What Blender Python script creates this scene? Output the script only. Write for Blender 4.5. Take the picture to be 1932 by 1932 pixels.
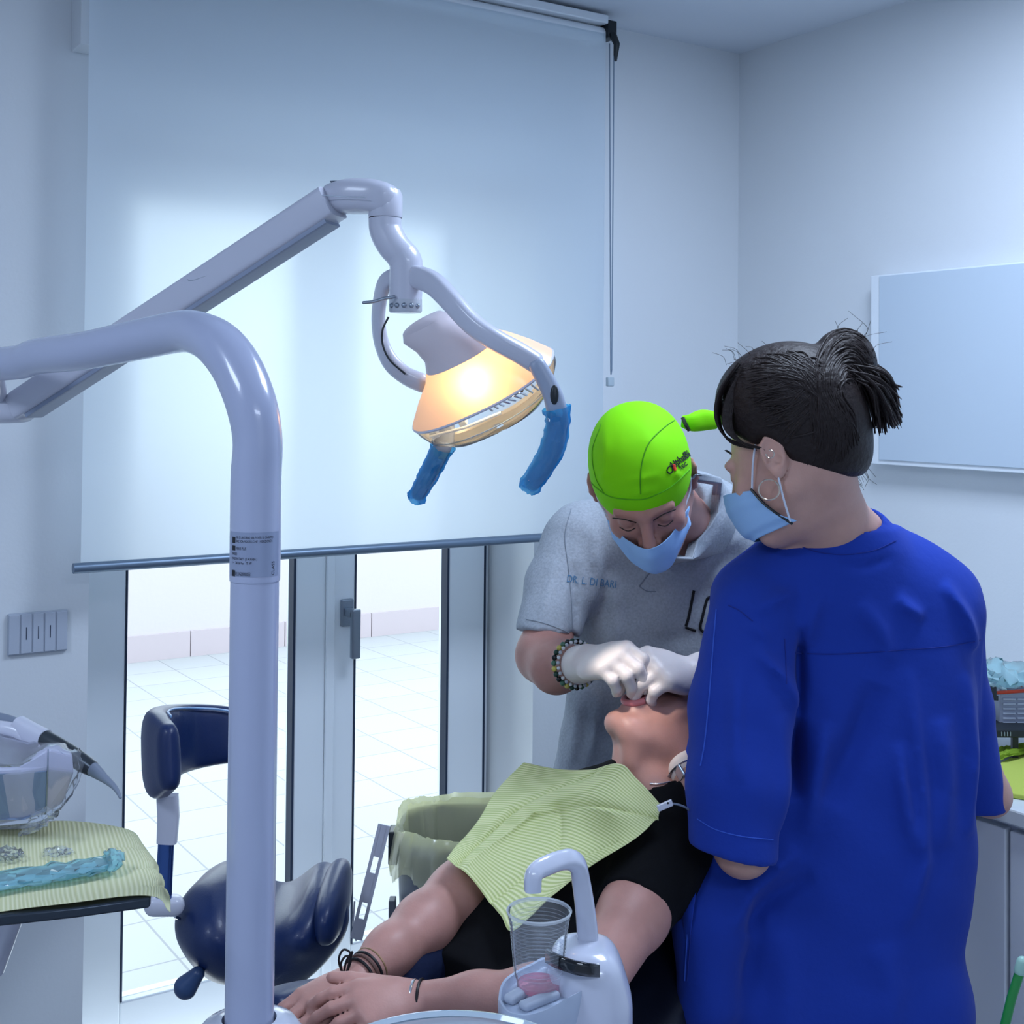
import bpy, bmesh, math, random
import numpy as np
from mathutils import Vector, Matrix
random.seed(7); rng = np.random.RandomState(7)
for o in list(bpy.data.objects): bpy.data.objects.remove(o)
SC = bpy.context.scene
COL = SC.collection
PI = math.pi

# ---------------------------------------------------------------- camera
YAW = math.radians(56.6); PITCH = math.radians(1.2); ROLL = math.radians(0.5)
FOC = 2400.0; PPX, PPY = 966.0, 695.0; CAMH = 1.55
Fv = np.array([math.cos(YAW), math.sin(YAW), 0.0]); Rv = np.array([math.sin(YAW), -math.cos(YAW), 0.0]); Zv = np.array([0, 0, 1.0])
_f = Fv*math.cos(PITCH) + Zv*math.sin(PITCH); _u0 = -Fv*math.sin(PITCH) + Zv*math.cos(PITCH)
_r = Rv*math.cos(ROLL) + _u0*math.sin(ROLL); _u = _u0*math.cos(ROLL) - Rv*math.sin(ROLL)
cam = bpy.data.cameras.new('camera'); camo = bpy.data.objects.new('camera', cam); COL.objects.link(camo)
cam.sensor_width = 36; cam.lens = FOC/1932*36; cam.shift_y = (PPY-966)/1932; cam.clip_start = 0.05
M4 = Matrix.Identity(4)
for i in range(3):
    M4[i][0] = _r[i]; M4[i][1] = _u[i]; M4[i][2] = -_f[i]
M4[2][3] = CAMH
camo.matrix_world = M4
SC.camera = camo

def P(px, py, d):
    """pixel of the photo + distance in front of the lens -> (right, depth, height) in metres"""
    v = _f + (px-PPX)/FOC*_r + (PPY-py)/FOC*_u
    k = d/float(v @ Fv)
    return np.array([float(v @ Rv)*k, d, CAMH + v[2]*k])
def PP(pts): return [P(*p) for p in pts]
def toW(a):
    a = np.asarray(a, float)
    return a[..., 0:1]*Rv + a[..., 1:2]*Fv + a[..., 2:3]*Zv
def toC(a):
    a = np.asarray(a, float)
    return np.stack([a @ Rv, a @ Fv, a[..., 2]], -1)

# ---------------------------------------------------------------- world, lights, exposure
SC.view_settings.view_transform = 'Standard'; SC.view_settings.look = 'None'
SC.view_settings.gamma = 1; SC.view_settings.use_curve_mapping = False
SC.view_settings.exposure = 0.0
w = bpy.data.worlds.new('sky'); SC.world = w; w.use_nodes = True
bg = w.node_tree.nodes['Background']; bg.inputs[0].default_value = (0.80, 0.92, 1.0, 1); bg.inputs[1].default_value = 3.5
def area(name, loc, size, power, col, aim=None):
    l = bpy.data.lights.new(name, 'AREA'); l.energy = power; l.color = col; l.shape = 'RECTANGLE'; l.size, l.size_y = size
    o = bpy.data.objects.new(name, l); COL.objects.link(o); o.location = loc
    if aim is not None: o.rotation_euler = (Vector(aim)-Vector(loc)).to_track_quat('-Z', 'Y').to_euler()
    return o
area('added_fill_light', (1.75, 1.35, 2.55), (0.6, 0.6), 30, (0.66, 0.79, 1.0))  # unseen fill lamp added under the ceiling to brighten the room
area('added_fill_light', (-0.9, 1.2, 2.55), (0.6, 0.6), 24, (0.66, 0.79, 1.0))  # second added fill, out of view on the left
area('added_fill_light', (0.2, -1.2, 2.55), (1.1, 0.6), 36, (0.68, 0.80, 1.0))  # added fill behind the camera, no real fitting

# ---------------------------------------------------------------- materials
def s2l(c):
    c = c/255.0
    return c/12.92 if c <= 0.04045 else ((c+0.055)/1.055)**2.4
def rgb(r, g, b): return (s2l(r), s2l(g), s2l(b), 1)
def mat(name, col, rough=0.5, metal=0.0, spec=0.5, bump=0.0, bscale=80, var=0.0, vscale=6, trans=0, ior=1.45, coat=0, sheen=0, sss=0, bstretch=None, alpha=1, emis=None, estr=0):
    m = bpy.data.materials.new(name); m.use_nodes = True
    nt = m.node_tree; b = nt.nodes['Principled BSDF']
    if not isinstance(col, tuple) or len(col) == 3: col = rgb(*col)
    b.inputs['Base Color'].default_value = col; b.inputs['Roughness'].default_value = rough
    b.inputs['Metallic'].default_value = metal; b.inputs['Specular IOR Level'].default_value = spec
    b.inputs['Transmission Weight'].default_value = trans; b.inputs['IOR'].default_value = ior
    b.inputs['Coat Weight'].default_value = coat; b.inputs['Alpha'].default_value = alpha
    if sheen: b.inputs['Sheen Weight'].default_value = sheen
    if sss:
        b.inputs['Subsurface Weight'].default_value = sss; b.inputs['Subsurface Radius'].default_value = (1, .35, .2); b.inputs['Subsurface Scale'].default_value = 0.008
    if emis: b.inputs['Emission Color'].default_value = emis; b.inputs['Emission Strength'].default_value = estr
    tc = None
    if bump or var:
        tc = nt.nodes.new('ShaderNodeTexCoord')
    def noise(scale, det=4, stretch=None):
        n = nt.nodes.new('ShaderNodeTexNoise'); n.inputs['Scale'].default_value = scale; n.inputs['Detail'].default_value = det
        src = tc.outputs['Object']
        if stretch:
            mp = nt.nodes.new('ShaderNodeMapping'); mp.inputs['Scale'].default_value = stretch; nt.links.new(src, mp.inputs[0]); src = mp.outputs[0]
        nt.links.new(src, n.inputs['Vector']); return n
    if bump:
        n = noise(bscale, 5, bstretch); bp = nt.nodes.new('ShaderNodeBump'); bp.inputs['Strength'].default_value = bump; bp.inputs['Distance'].default_value = 0.01
        nt.links.new(n.outputs[0], bp.inputs['Height']); nt.links.new(bp.outputs[0], b.inputs['Normal'])
    if var:
        n = noise(vscale, 6); mx = nt.nodes.new('ShaderNodeMix'); mx.data_type = 'RGBA'
        mx.inputs[6].default_value = tuple(max(0, c*(1-var)) for c in col[:3])+(1,); mx.inputs[7].default_value = tuple(min(1, c*(1+var)) for c in col[:3])+(1,)
        rp = nt.nodes.new('ShaderNodeValToRGB'); rp.color_ramp.elements[0].position = 0.35; rp.color_ramp.elements[1].position = 0.65
        nt.links.new(n.outputs[0], rp.inputs[0]); nt.links.new(rp.outputs[0], mx.inputs[0]); nt.links.new(mx.outputs[2], b.inputs['Base Color'])
    return m
def thinfilm(name, tint, opac=0.2, rough=0.08, gloss=0.15):
    """thin clear sheet: mostly transparent with a gloss and a little milky scatter"""
    m = bpy.data.materials.new(name); m.use_nodes = True; nt = m.node_tree; nt.nodes.clear()
    out = nt.nodes.new('ShaderNodeOutputMaterial'); tr = nt.nodes.new('ShaderNodeBsdfTransparent'); tr.inputs[0].default_value = tint
    gl = nt.nodes.new('ShaderNodeBsdfGlossy'); gl.inputs['Roughness'].default_value = rough
    df = nt.nodes.new('ShaderNodeBsdfDiffuse'); df.inputs[0].default_value = tint
    tl = nt.nodes.new('ShaderNodeBsdfTranslucent'); tl.inputs[0].default_value = tint
    a1 = nt.nodes.new('ShaderNodeMixShader'); a1.inputs[0].default_value = 0.5; nt.links.new(df.outputs[0], a1.inputs[1]); nt.links.new(tl.outputs[0], a1.inputs[2])
    a2 = nt.nodes.new('ShaderNodeMixShader'); a2.inputs[0].default_value = opac; nt.links.new(tr.outputs[0], a2.inputs[1]); nt.links.new(a1.outputs[0], a2.inputs[2])
    fr = nt.nodes.new('ShaderNodeLayerWeight'); fr.inputs[0].default_value = gloss
    a3 = nt.nodes.new('ShaderNodeMixShader'); nt.links.new(fr.outputs['Fresnel'], a3.inputs[0]); nt.links.new(a2.outputs[0], a3.inputs[1]); nt.links.new(gl.outputs[0], a3.inputs[2])
    nt.links.new(a3.outputs[0], out.inputs[0]); return m
def two_sided(name, col, tr=0.5, rough=0.8):
    m = bpy.data.materials.new(name); m.use_nodes = True; nt = m.node_tree; nt.nodes.clear()
    out = nt.nodes.new('ShaderNodeOutputMaterial'); df = nt.nodes.new('ShaderNodeBsdfDiffuse'); tl = nt.nodes.new('ShaderNodeBsdfTranslucent')
    df.inputs[0].default_value = col; tl.inputs[0].default_value = col
    a = nt.nodes.new('ShaderNodeMixShader'); a.inputs[0].default_value = tr; nt.links.new(df.outputs[0], a.inputs[1]); nt.links.new(tl.outputs[0], a.inputs[2])
    nt.links.new(a.outputs[0], out.inputs[0]); return m

# ---------------------------------------------------------------- objects
def props(o, label=None, cat=None, group=None, kind=None):
    if label: o['label'] = label
    if cat: o['category'] = cat
    if group: o['group'] = group
    if kind: o['kind'] = kind
    return o
def thing(name, loc_c, label, cat, group=None, world=False):
    o = bpy.data.objects.new(name, None); COL.objects.link(o); o.empty_display_size = 0.05
    o.location = Vector(loc_c if world else toW(np.array(loc_c, float))); props(o, label, cat, group); return o
def _origin(o):
    p = Vector((0, 0, 0))
    while o is not None: p = p + Vector(o.location); o = o.parent
    return p
def link_mesh(name, me, mats, parent=None, smooth=True, auto=None, bevel=0, bseg=2, subsurf=0, solid=0):
    o = bpy.data.objects.new(name, me); COL.objects.link(o)
    for m in (mats if isinstance(mats, (list, tuple)) else [mats]): me.materials.append(m)
    if parent is not None: o.parent = parent
    if smooth: me.polygons.foreach_set('use_smooth', [True]*len(me.polygons))
    if solid:
        md = o.modifiers.new('s', 'SOLIDIFY'); md.thickness = solid; md.offset = 0
    if bevel:
        md = o.modifiers.new('b', 'BEVEL'); md.width = bevel; md.segments = bseg; md.limit_method = 'ANGLE'; md.angle_limit = math.radians(35)
    if subsurf:
        md = o.modifiers.new('u', 'SUBSURF'); md.levels = subsurf; md.render_levels = subsurf
    if auto and smooth:
        try: me.set_sharp_from_angle(angle=math.radians(auto))
        except Exception: pass
    return o

class MB:
    def __init__(s, frame='C'): s.v = []; s.f = []; s.m = []; s.frame = frame; s.mi = 0; s.uv = None
    def add(s, vs, fs):
        b = len(s.v); s.v += [tuple(map(float, p)) for p in vs]; s.f += [tuple(b+i for i in f) for f in fs]; s.m += [s.mi]*len(fs); return s
    def box(s, c, size, axes=None):
        c = np.array(c, float); ax = np.eye(3) if axes is None else np.array(axes, float)
        vs = [c + sx*size[0]/2*ax[0] + sy*size[1]/2*ax[1] + sz*size[2]/2*ax[2] for sx in (-1, 1) for sy in (-1, 1) for sz in (-1, 1)]
        s.add(vs, [(0, 1, 3, 2), (4, 6, 7, 5), (0, 4, 5, 1), (2, 3, 7, 6), (0, 2, 6, 4), (1, 5, 7, 3)]); return s
    def b2(s, lo, hi):
        lo = np.array(lo, float); hi = np.array(hi, float); return s.box((lo+hi)/2, np.abs(hi-lo))
    def loft(s, rings, cap=True, closed=True):
        n = len(rings[0]); b = [p for r in rings for p in r]; fs = []
        for i in range(len(rings)-1):
            for j in range(n if closed else n-1):
                k = (j+1) % n; fs.append((i*n+j, i*n+k, (i+1)*n+k, (i+1)*n+j))
        if cap: fs.append(tuple(range(n-1, -1, -1))); fs.append(tuple((len(rings)-1)*n+j for j in range(n)))
        s.add(b, fs); return s
    def tube(s, pts, r, n=16, cap=True, up=None, power=2.0, twist=0, round_end=False):
        """r: number, list, or list of (a,b) half sizes; sections follow the path"""
        pts = [np.array(p, float) for p in pts]; N = len(pts)
        rr = [r]*N if not isinstance(r, (list, tuple)) or (len(r) == 2 and N != 2 and not isinstance(r[0], (list, tuple))) else list(r)
        rr = [(q, q) if not isinstance(q, (list, tuple)) else q for q in rr]
        if round_end:
            for side in (0, 1):
                i0 = 0 if side == 0 else len(pts)-1; i1 = 1 if side == 0 else len(pts)-2
                d = pts[i0]-pts[i1]; d /= np.linalg.norm(d)+1e-9; a, b = rr[i0]; m = min(a, b); base = pts[i0]
                ex = [(base + d*m*math.sin(t), (a-m+m*math.cos(t), b-m+m*math.cos(t))) for t in (PI/8, PI/4, 3*PI/8, PI/2*0.97)]
                if side == 0:
                    pts = [e[0] for e in ex[::-1]]+pts; rr = [e[1] for e in ex[::-1]]+rr
                else:
                    pts = pts+[e[0] for e in ex]; rr = rr+[e[1] for e in ex]
            N = len(pts)
        T = [pts[min(i+1, N-1)]-pts[max(i-1, 0)] for i in range(N)]; T = [t/(np.linalg.norm(t)+1e-12) for t in T]
        u = np.array(up if up is not None else (0, 0, 1.0), float)
        if abs(u @ T[0]) > 0.95: u = np.array([1.0, 0, 0])
        rings = []
        for i in range(N):
            a = u - (u @ T[i])*T[i]; a /= np.linalg.norm(a)+1e-12; b = np.cross(T[i], a); u = a
            ring = []
            for j in range(n):
                th = 2*PI*j/n+twist; c_, s_ = math.cos(th), math.sin(th)
                cc = math.copysign(abs(c_)**(2/power), c_); ss = math.copysign(abs(s_)**(2/power), s_)
                ring.append(pts[i] + a*cc*rr[i][0] + b*ss*rr[i][1])
            rings.append(ring)
        return s.loft(rings, cap)
    def lathe(s, c, prof, n=32, axis=(0, 0, 1), sx=1.0, sy=1.0, cap=False, xdir=None):
        c = np.array(c, float); ax = np.array(axis, float); ax /= np.linalg.norm(ax)
        t = np.array([1.0, 0, 0]) if xdir is None else np.array(xdir, float)
        if abs(t @ ax) > 0.95: t = np.array([0, 1.0, 0])
        a = t-(t @ ax)*ax; a /= np.linalg.norm(a); b = np.cross(ax, a)
        rings = [[c + ax*z + a*r*sx*math.cos(2*PI*j/n) + b*r*sy*math.sin(2*PI*j/n) for j in range(n)] for r, z in prof]
        return s.loft(rings, cap)
    def ell(s, c, r, axes=None, nu=20, nv=12):
        ax = np.eye(3) if axes is None else np.array(axes, float); c = np.array(c, float)
        rings = []
        for i in range(1, nv):
            ph = PI*i/nv
            rings.append([c + ax[0]*r[0]*math.sin(ph)*math.cos(2*PI*j/nu) + ax[1]*r[1]*math.sin(ph)*math.sin(2*PI*j/nu) + ax[2]*r[2]*math.cos(ph) for j in range(nu)])
        return s.loft(rings, True)
    def grid(s, P2):
        """P2[i][j] points"""
        n, m = len(P2), len(P2[0]); s.add([p for r in P2 for p in r], [(i*m+j, i*m+j+1, (i+1)*m+j+1, (i+1)*m+j) for i in range(n-1) for j in range(m-1)]); return s
    def prism(s, pts, off):
        """closed outline pts extruded by vector off"""
        n = len(pts); off = np.array(off, float); a = [np.array(p, float) for p in pts]
        s.add(a+[p+off for p in a], [tuple(range(n-1, -1, -1)), tuple(range(n, 2*n))]+[(i, (i+1) % n, n+(i+1) % n, n+i) for i in range(n)]); return s
    def build(s, name, mats, parent=None, **kw):
        me = bpy.data.meshes.new(name); V = np.array(s.v)
        if s.frame == 'C': V = toW(V)
        V = V - np.array(_origin(parent)) if parent is not None else V
        loc = None
        if parent is None:
            lo = V.min(0); hi = V.max(0); loc = np.array([(lo[0]+hi[0])/2, (lo[1]+hi[1])/2, lo[2]]); V = V-loc
        me.from_pydata([tuple(p) for p in V], [], s.f)
        me.polygons.foreach_set('material_index', s.m)
        bm = bmesh.new(); bm.from_mesh(me); bmesh.ops.recalc_face_normals(bm, faces=bm.faces); bm.to_mesh(me); bm.free()
        kw.setdefault('auto', 40)
        o = link_mesh(name, me, mats, parent, **kw)
        if loc is not None: o.location = loc
        return o
def cr(pts, n=6):
    """Catmull-Rom resample of a list of vectors (any dimension)"""
    p = [np.array(q, float) for q in pts]; p = [2*p[0]-p[1]]+p+[2*p[-1]-p[-2]]; out = []
    for i in range(1, len(p)-2):
        for k in range(n):
            t = k/n; a, b, c, d = p[i-1], p[i], p[i+1], p[i+2]
            out.append(0.5*((2*b)+(c-a)*t+(2*a-5*b+4*c-d)*t*t+(3*b-a-3*c+d)*t**3))
    out.append(p[-2]); return out
def crv(pts, rad, n=6):
    """resample points with radii together"""
    rad = [list(q) if isinstance(q, (list, tuple)) else [q, q] for q in rad]
    o = cr([list(p)+r for p, r in zip([list(map(float, p)) for p in pts], rad)], n)
    return [q[:3] for q in o], [(max(1e-4, float(q[3])), max(1e-4, float(q[4]))) for q in o]

# ---------------------------------------------------------------- smooth solid modelling (for bodies and cloth)
class SDF:
    def __init__(s, lo, hi, h=0.005):
        s.lo = np.array(lo, float); s.h = h; s.n = np.ceil((np.array(hi)-s.lo)/h).astype(int)+1
        s.ax = [(s.lo[i]+np.arange(s.n[i])*h).astype(np.float32) for i in range(3)]
        s.F = np.full(tuple(s.n), 0.2, np.float32)
    def sub(s, lo, hi):
        a = np.clip(np.floor((np.array(lo)-s.lo)/s.h).astype(int), 0, s.n-1); b = np.clip(np.ceil((np.array(hi)-s.lo)/s.h).astype(int)+1, 1, s.n)
        b = np.maximum(b, a+1)
        sl = tuple(slice(a[i], b[i]) for i in range(3))
        return sl, s.ax[0][sl[0]][:, None, None], s.ax[1][sl[1]][None, :, None], s.ax[2][sl[2]][None, None, :]
    def comb(s, sl, d, k, op):
        a = s.F[sl]
        if op == 'u':
            if k <= 0: s.F[sl] = np.minimum(a, d)
            else:
                hh = np.clip(0.5+0.5*(a-d)/k, 0, 1); s.F[sl] = a+(d-a)*hh-k*hh*(1-hh)
        elif op == 's':   # subtract
            d = -d; hh = np.clip(0.5-0.5*(a-d)/max(k, 1e-5), 0, 1); s.F[sl] = a+(d-a)*hh+k*hh*(1-hh)
        elif op == 'i':
            hh = np.clip(0.5-0.5*(a-d)/max(k, 1e-5), 0, 1); s.F[sl] = a+(d-a)*hh+k*hh*(1-hh)
    def cap(s, a, b, ra, rb=None, k=0.02, op='u', flat=None):
        """tapered capsule; flat=(axis vector, factor) squashes the section along the axis"""
        rb = ra if rb is None else rb; a = np.array(a, float); b = np.array(b, float)
        R = max(ra, rb)*(1.0 if flat is None else max(1, 1/flat[1]))+k+3*s.h; lo = np.minimum(a, b)-R; hi = np.maximum(a, b)+R
        sl, X, Y, Z = s.sub(lo, hi); ba = b-a; L2 = float(ba @ ba)+1e-12
        px, py, pz = X-a[0], Y-a[1], Z-a[2]
        t = np.clip((px*ba[0]+py*ba[1]+pz*ba[2])/L2, 0, 1)
        qx, qy, qz = px-t*ba[0], py-t*ba[1], pz-t*ba[2]
        if flat is None: d = np.sqrt(qx*qx+qy*qy+qz*qz)
        else:
            ax = np.array(flat[0], float); ax /= np.linalg.norm(ax); c = qx*ax[0]+qy*ax[1]+qz*ax[2]
            d = np.sqrt(np.maximum(qx*qx+qy*qy+qz*qz-c*c+(c*flat[1])**2, 0))
        s.comb(sl, (d-(ra+t*(rb-ra))).astype(np.float32), k, op); return s
    def chain(s, pts, rad, k=0.02, op='u', flat=None):
        for i in range(len(pts)-1): s.cap(pts[i], pts[i+1], rad[i], rad[i+1], k, op, flat)
        return s
    def ell(s, c, r, axes=None, k=0.02, op='u', pw=None):
        c = np.array(c, float); r = np.array(r, float); R = r.max()+k+3*s.h
        sl, X, Y, Z = s.sub(c-R, c+R); x, y, z = X-c[0], Y-c[1], Z-c[2]
        A = np.eye(3) if axes is None else np.array(axes, float)
        u = (x*A[0][0]+y*A[0][1]+z*A[0][2])/r[0]; v = (x*A[1][0]+y*A[1][1]+z*A[1][2])/r[1]; w_ = (x*A[2][0]+y*A[2][1]+z*A[2][2])/r[2]
        if pw: 
            k0 = (np.abs(u)**pw+np.abs(v)**pw+np.abs(w_)**pw)**(1/pw); d = (k0-1)*r.min()
        else:
            k0 = np.sqrt(u*u+v*v+w_*w_); k1 = np.sqrt((u/r[0])**2+(v/r[1])**2+(w_/r[2])**2)+1e-9; d = k0*(k0-1)/k1
        s.comb(sl, d.astype(np.float32), k, op); return s
    def merge(s, o, k=0.01):
        sl = tuple(slice(0, q) for q in s.n); s.comb(sl, o.F, k, 'u'); return s
    def twin(s):
        c = s.copy(); c.F[:] = 0.2; return c
    def half(s, p, n, k=0.0, op='s'):
        """removes (op s) the side the normal n points to"""
        n = np.array(n, float); n /= np.linalg.norm(n); sl, X, Y, Z = s.sub(s.lo, s.lo+s.n*s.h)
        d = (X-p[0])*n[0]+(Y-p[1])*n[1]+(Z-p[2])*n[2]
        s.comb(sl, (-d).astype(np.float32) if op == 's' else d.astype(np.float32), k, 's'); return s
    def ridge(s, pts, rad, amp, proj=None):
        """fold along a polyline: amp>0 raises a ridge, amp<0 presses a crease; proj drops one axis when measuring"""
        pts = [np.array(p, float) for p in pts]; R = rad*3
        lo = np.min(pts, 0)-R; hi = np.max(pts, 0)+R
        if proj is not None: lo[proj] = s.lo[proj]; hi[proj] = s.lo[proj]+s.n[proj]*s.h
        sl, X, Y, Z = s.sub(lo, hi); best = None; L = len(pts)-1
        m = [1.0, 1.0, 1.0]
        if proj is not None: m[proj] = 0.0
        for i in range(L):
            a = pts[i]; ba = (pts[i+1]-a)*m; L2 = float(ba @ ba)+1e-12
            px, py, pz = (X-a[0])*m[0], (Y-a[1])*m[1], (Z-a[2])*m[2]
            t = np.clip((px*ba[0]+py*ba[1]+pz*ba[2])/L2, 0, 1)
            d2 = (px-t*ba[0])**2+(py-t*ba[1])**2+(pz-t*ba[2])**2
            tt = (i+t)/L; fade = np.clip(4*tt*(1-tt), 0, 1)**0.6
            val = np.exp(-d2/(rad*rad))*fade
            best = val if best is None else np.maximum(best, val)
        s.F[sl] -= (amp*best).astype(np.float32); return s
    def wob(s, amp, fr, seed=0):
        r = np.random.RandomState(seed); sl, X, Y, Z = s.sub(s.lo, s.lo+s.n*s.h); t = 0
        for i in range(5):
            k = r.normal(size=3); k *= fr*(0.6+0.8*r.rand())/np.linalg.norm(k); ph = r.rand()*6.28
            t = t+np.sin(X*k[0]+Y*k[1]+Z*k[2]+ph)
        s.F += (amp/2.5*t).astype(np.float32); return s
    def copy(s):
        c = SDF.__new__(SDF); c.lo = s.lo; c.h = s.h; c.n = s.n; c.ax = s.ax; c.F = s.F.copy(); return c
    def mesh(s, name, mats, parent=None, relax=2, frame='C', face_mat=None, **kw):
        F = s.F.copy()
        for ax in range(3):   # close the border
            i0 = [slice(None)]*3; i0[ax] = 0; F[tuple(i0)] = np.maximum(F[tuple(i0)], 0.001); i0[ax] = -1; F[tuple(i0)] = np.maximum(F[tuple(i0)], 0.001)
        S = F < 0; c = [S[i:S.shape[0]-1+i, j:S.shape[1]-1+j, k:S.shape[2]-1+k] for i in (0, 1) for j in (0, 1) for k in (0, 1)]
        anyv = c[0].copy(); allv = c[0].copy()
        for q in c[1:]: anyv |= q; allv &= q
        act = anyv & ~allv; idx = np.argwhere(act); N = len(idx)
        vid = np.full(act.shape, -1, np.int64); vid[act] = np.arange(N)
        acc = np.zeros((N, 3)); cnt = np.zeros(N)
        co = [(i, j, k) for i in (0, 1) for j in (0, 1) for k in (0, 1)]
        for a in co:
            for ax in range(3):
                if a[ax] == 1: continue
                b = list(a); b[ax] = 1
                fa = F[idx[:, 0]+a[0], idx[:, 1]+a[1], idx[:, 2]+a[2]]; fb = F[idx[:, 0]+b[0], idx[:, 1]+b[1], idx[:, 2]+b[2]]
                m = (fa < 0) != (fb < 0); t = np.where(m, fa/np.where(m, fa-fb, 1), 0)
                p = np.array(a, float)[None, :].repeat(N, 0); p[:, ax] += t
                acc[m] += p[m]; cnt[m] += 1
        V = (idx+acc/np.maximum(cnt, 1)[:, None])*s.h+s.lo
        faces = []
        for ax in range(3):
            o1, o2 = [q for q in range(3) if q != ax]
            sA = [slice(1, -1)]*3; sA[ax] = slice(0, -1); sB = [slice(1, -1)]*3; sB[ax] = slice(1, None)
            A = S[tuple(sA)]; B = S[tuple(sB)]
            e = np.argwhere(A != B)
            if len(e) == 0: continue
            fl = A[e[:, 0], e[:, 1], e[:, 2]]
            off = np.ones(3, int); off[ax] = 0; e = e+off
            def g(d1, d2):
                q = e.copy(); q[:, o1] -= d1; q[:, o2] -= d2; return vid[q[:, 0], q[:, 1], q[:, 2]]
            quad = np.stack([g(1, 1), g(0, 1), g(0, 0), g(1, 0)], 1)
            if ax == 1: fl = ~fl
            quad[~fl] = quad[~fl][:, ::-1]
            faces.append(quad)
        Q = np.concatenate(faces); Q = Q[(Q >= 0).all(1)]
        for _ in range(relax):
            sm = np.zeros_like(V); ct = np.zeros(len(V))
            for i in range(4):
                np.add.at(sm, Q[:, i], V[Q[:, (i+1) % 4]]); np.add.at(ct, Q[:, i], 1)
                np.add.at(sm, Q[:, i], V[Q[:, (i-1) % 4]]); np.add.at(ct, Q[:, i], 1)
            V = 0.4*V+0.6*sm/np.maximum(ct, 1)[:, None]
        cen = V[Q].mean(1)
        if face_mat is not None: fm = face_mat(cen)
        s.V, s.Q = V, Q
        return mesh_np(name, V, Q, mats, parent, frame, fm if face_mat is not None else None, **kw)
def mesh_np(name, V, Q, mats, parent=None, frame='C', fm=None, **kw):
    W_ = toW(V) if frame == 'C' else V
    loc = None
    if parent is not None: W_ = W_-np.array(_origin(parent))
    else:
        lo = W_.min(0); hi = W_.max(0); loc = np.array([(lo[0]+hi[0])/2, (lo[1]+hi[1])/2, lo[2]]); W_ = W_-loc
    me = bpy.data.meshes.new(name); n = Q.shape[1]
    me.vertices.add(len(W_)); me.vertices.foreach_set('co', W_.astype(np.float32).ravel())
    me.loops.add(Q.size); me.loops.foreach_set('vertex_index', Q.astype(np.int32).ravel())
    me.polygons.add(len(Q)); me.polygons.foreach_set('loop_start', (np.arange(len(Q))*n).astype(np.int32))
    me.update(calc_edges=True)
    if fm is not None: me.polygons.foreach_set('material_index', fm.astype(np.int32))
    me.validate()
    o = link_mesh(name, me, mats, parent, **kw)
    if loc is not None: o.location = loc
    return o

from mathutils.bvhtree import BVHTree
def bvh(*sd):
    vs = []; fs = []
    for q in sd:
        b = len(vs); vs += [tuple(v) for v in q.V]; fs += [tuple(int(b+i) for i in f) for f in q.Q]
    return BVHTree.FromPolygons(vs, fs)
CAMC = np.array([0, 0, CAMH])
def hit(B, px, py, off=0.0, dflt=None):
    """point of a built surface that the photo shows at a pixel, lifted off the surface"""
    p = P(px, py, 1.0)-CAMC; d = p/np.linalg.norm(p)
    h, n, i, ds = B.ray_cast(Vector(CAMC), Vector(d))
    if h is None: return P(px, py, dflt) if dflt else None
    n = np.array(n); n = n if n @ d < 0 else -n
    return np.array(h)+n*off

# ================================================================ THE ROOM
D0, D1, EX, CEIL = 2.786, 3.0, 2.64, 2.574      # inner wall face, door plane, right wall, ceiling height
XL, XR = 0.754, 1.912                           # door opening
HT = 2.13                                       # opening head
M_wall = mat('wall_paint', (214, 219, 224), 0.75, bump=0.04, bscale=120, var=0.015, vscale=1.5)
M_ceil = mat('ceiling_paint', (205, 212, 222), 0.85, bump=0.03, bscale=90)
M_floor = mat('vinyl_floor', (168, 172, 178), 0.35, var=0.06, vscale=14)
M_frame = mat('lacquered_white_frame', (224, 231, 238), 0.32, coat=0.2)
M_seal = mat('dark_seal', (30, 45, 70), 0.6)
M_out = mat('terrace_wall_paint', (192, 185, 190), 0.9, bump=0.1, bscale=40)
M_white = mat('white_plastic', (196, 198, 212), 0.3, coat=0.25)
M_satin_dim = mat('satin_enamel_dimmed', (170, 177, 203), .24, coat=.4)  # satin enamel darkened: the weaker light on the pole is put into the colour
M_satin = mat('satin_white_enamel', (196, 200, 216), 0.22, coat=0.5)
M_alu = mat('brushed_aluminium', (150, 160, 172), 0.35, 0.9)
M_dark = mat('dark_plastic', (26, 32, 38), 0.4)
M_chrome = mat('chrome', (200, 205, 210), 0.12, 1.0)

def struct(name, mb, m, **kw):
    o = mb.build(name, m, None, **kw); o['kind'] = 'structure'; return o
struct('floor', MB('W').b2((-2.2, -2.2, -0.1), (EX, D0, 0)), M_floor, smooth=False)
struct('ceiling', MB('W').b2((-2.2, -2.2, CEIL), (EX+.3, D1+.2, CEIL+.1)), M_ceil, smooth=False)
wb = MB('W').b2((-2.2, D0, 0), (XL, D1+.14, CEIL)).b2((XR, D0, 0), (EX+.3, D1+.14, CEIL)).b2((XL, D0, HT), (XR, D1+.14, CEIL))
struct('wall_window', wb, M_wall, smooth=False)
struct('wall_right', MB('W').b2((EX, -2.2, 0), (EX+.15, D0, CEIL)), M_wall, smooth=False)
struct('wall_left', MB('W').b2((-2.35, -2.2, 0), (-2.2, D0, CEIL)), M_wall, smooth=False)
struct('wall_back', MB('W').b2((-2.2, -2.35, 0), (EX, -2.2, CEIL)), M_wall, smooth=False)
# boxed column on the wall beside the blind
zt = 0.0
c0 = toW(P(140, 93, 2.69)); c1 = toW(P(174, 97, 2.71))
struct('trim_1', MB('W').b2((c0[0], D0-.075, c0[2]), (c1[0], D0, CEIL)), M_wall, smooth=False, bevel=.002)

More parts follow.
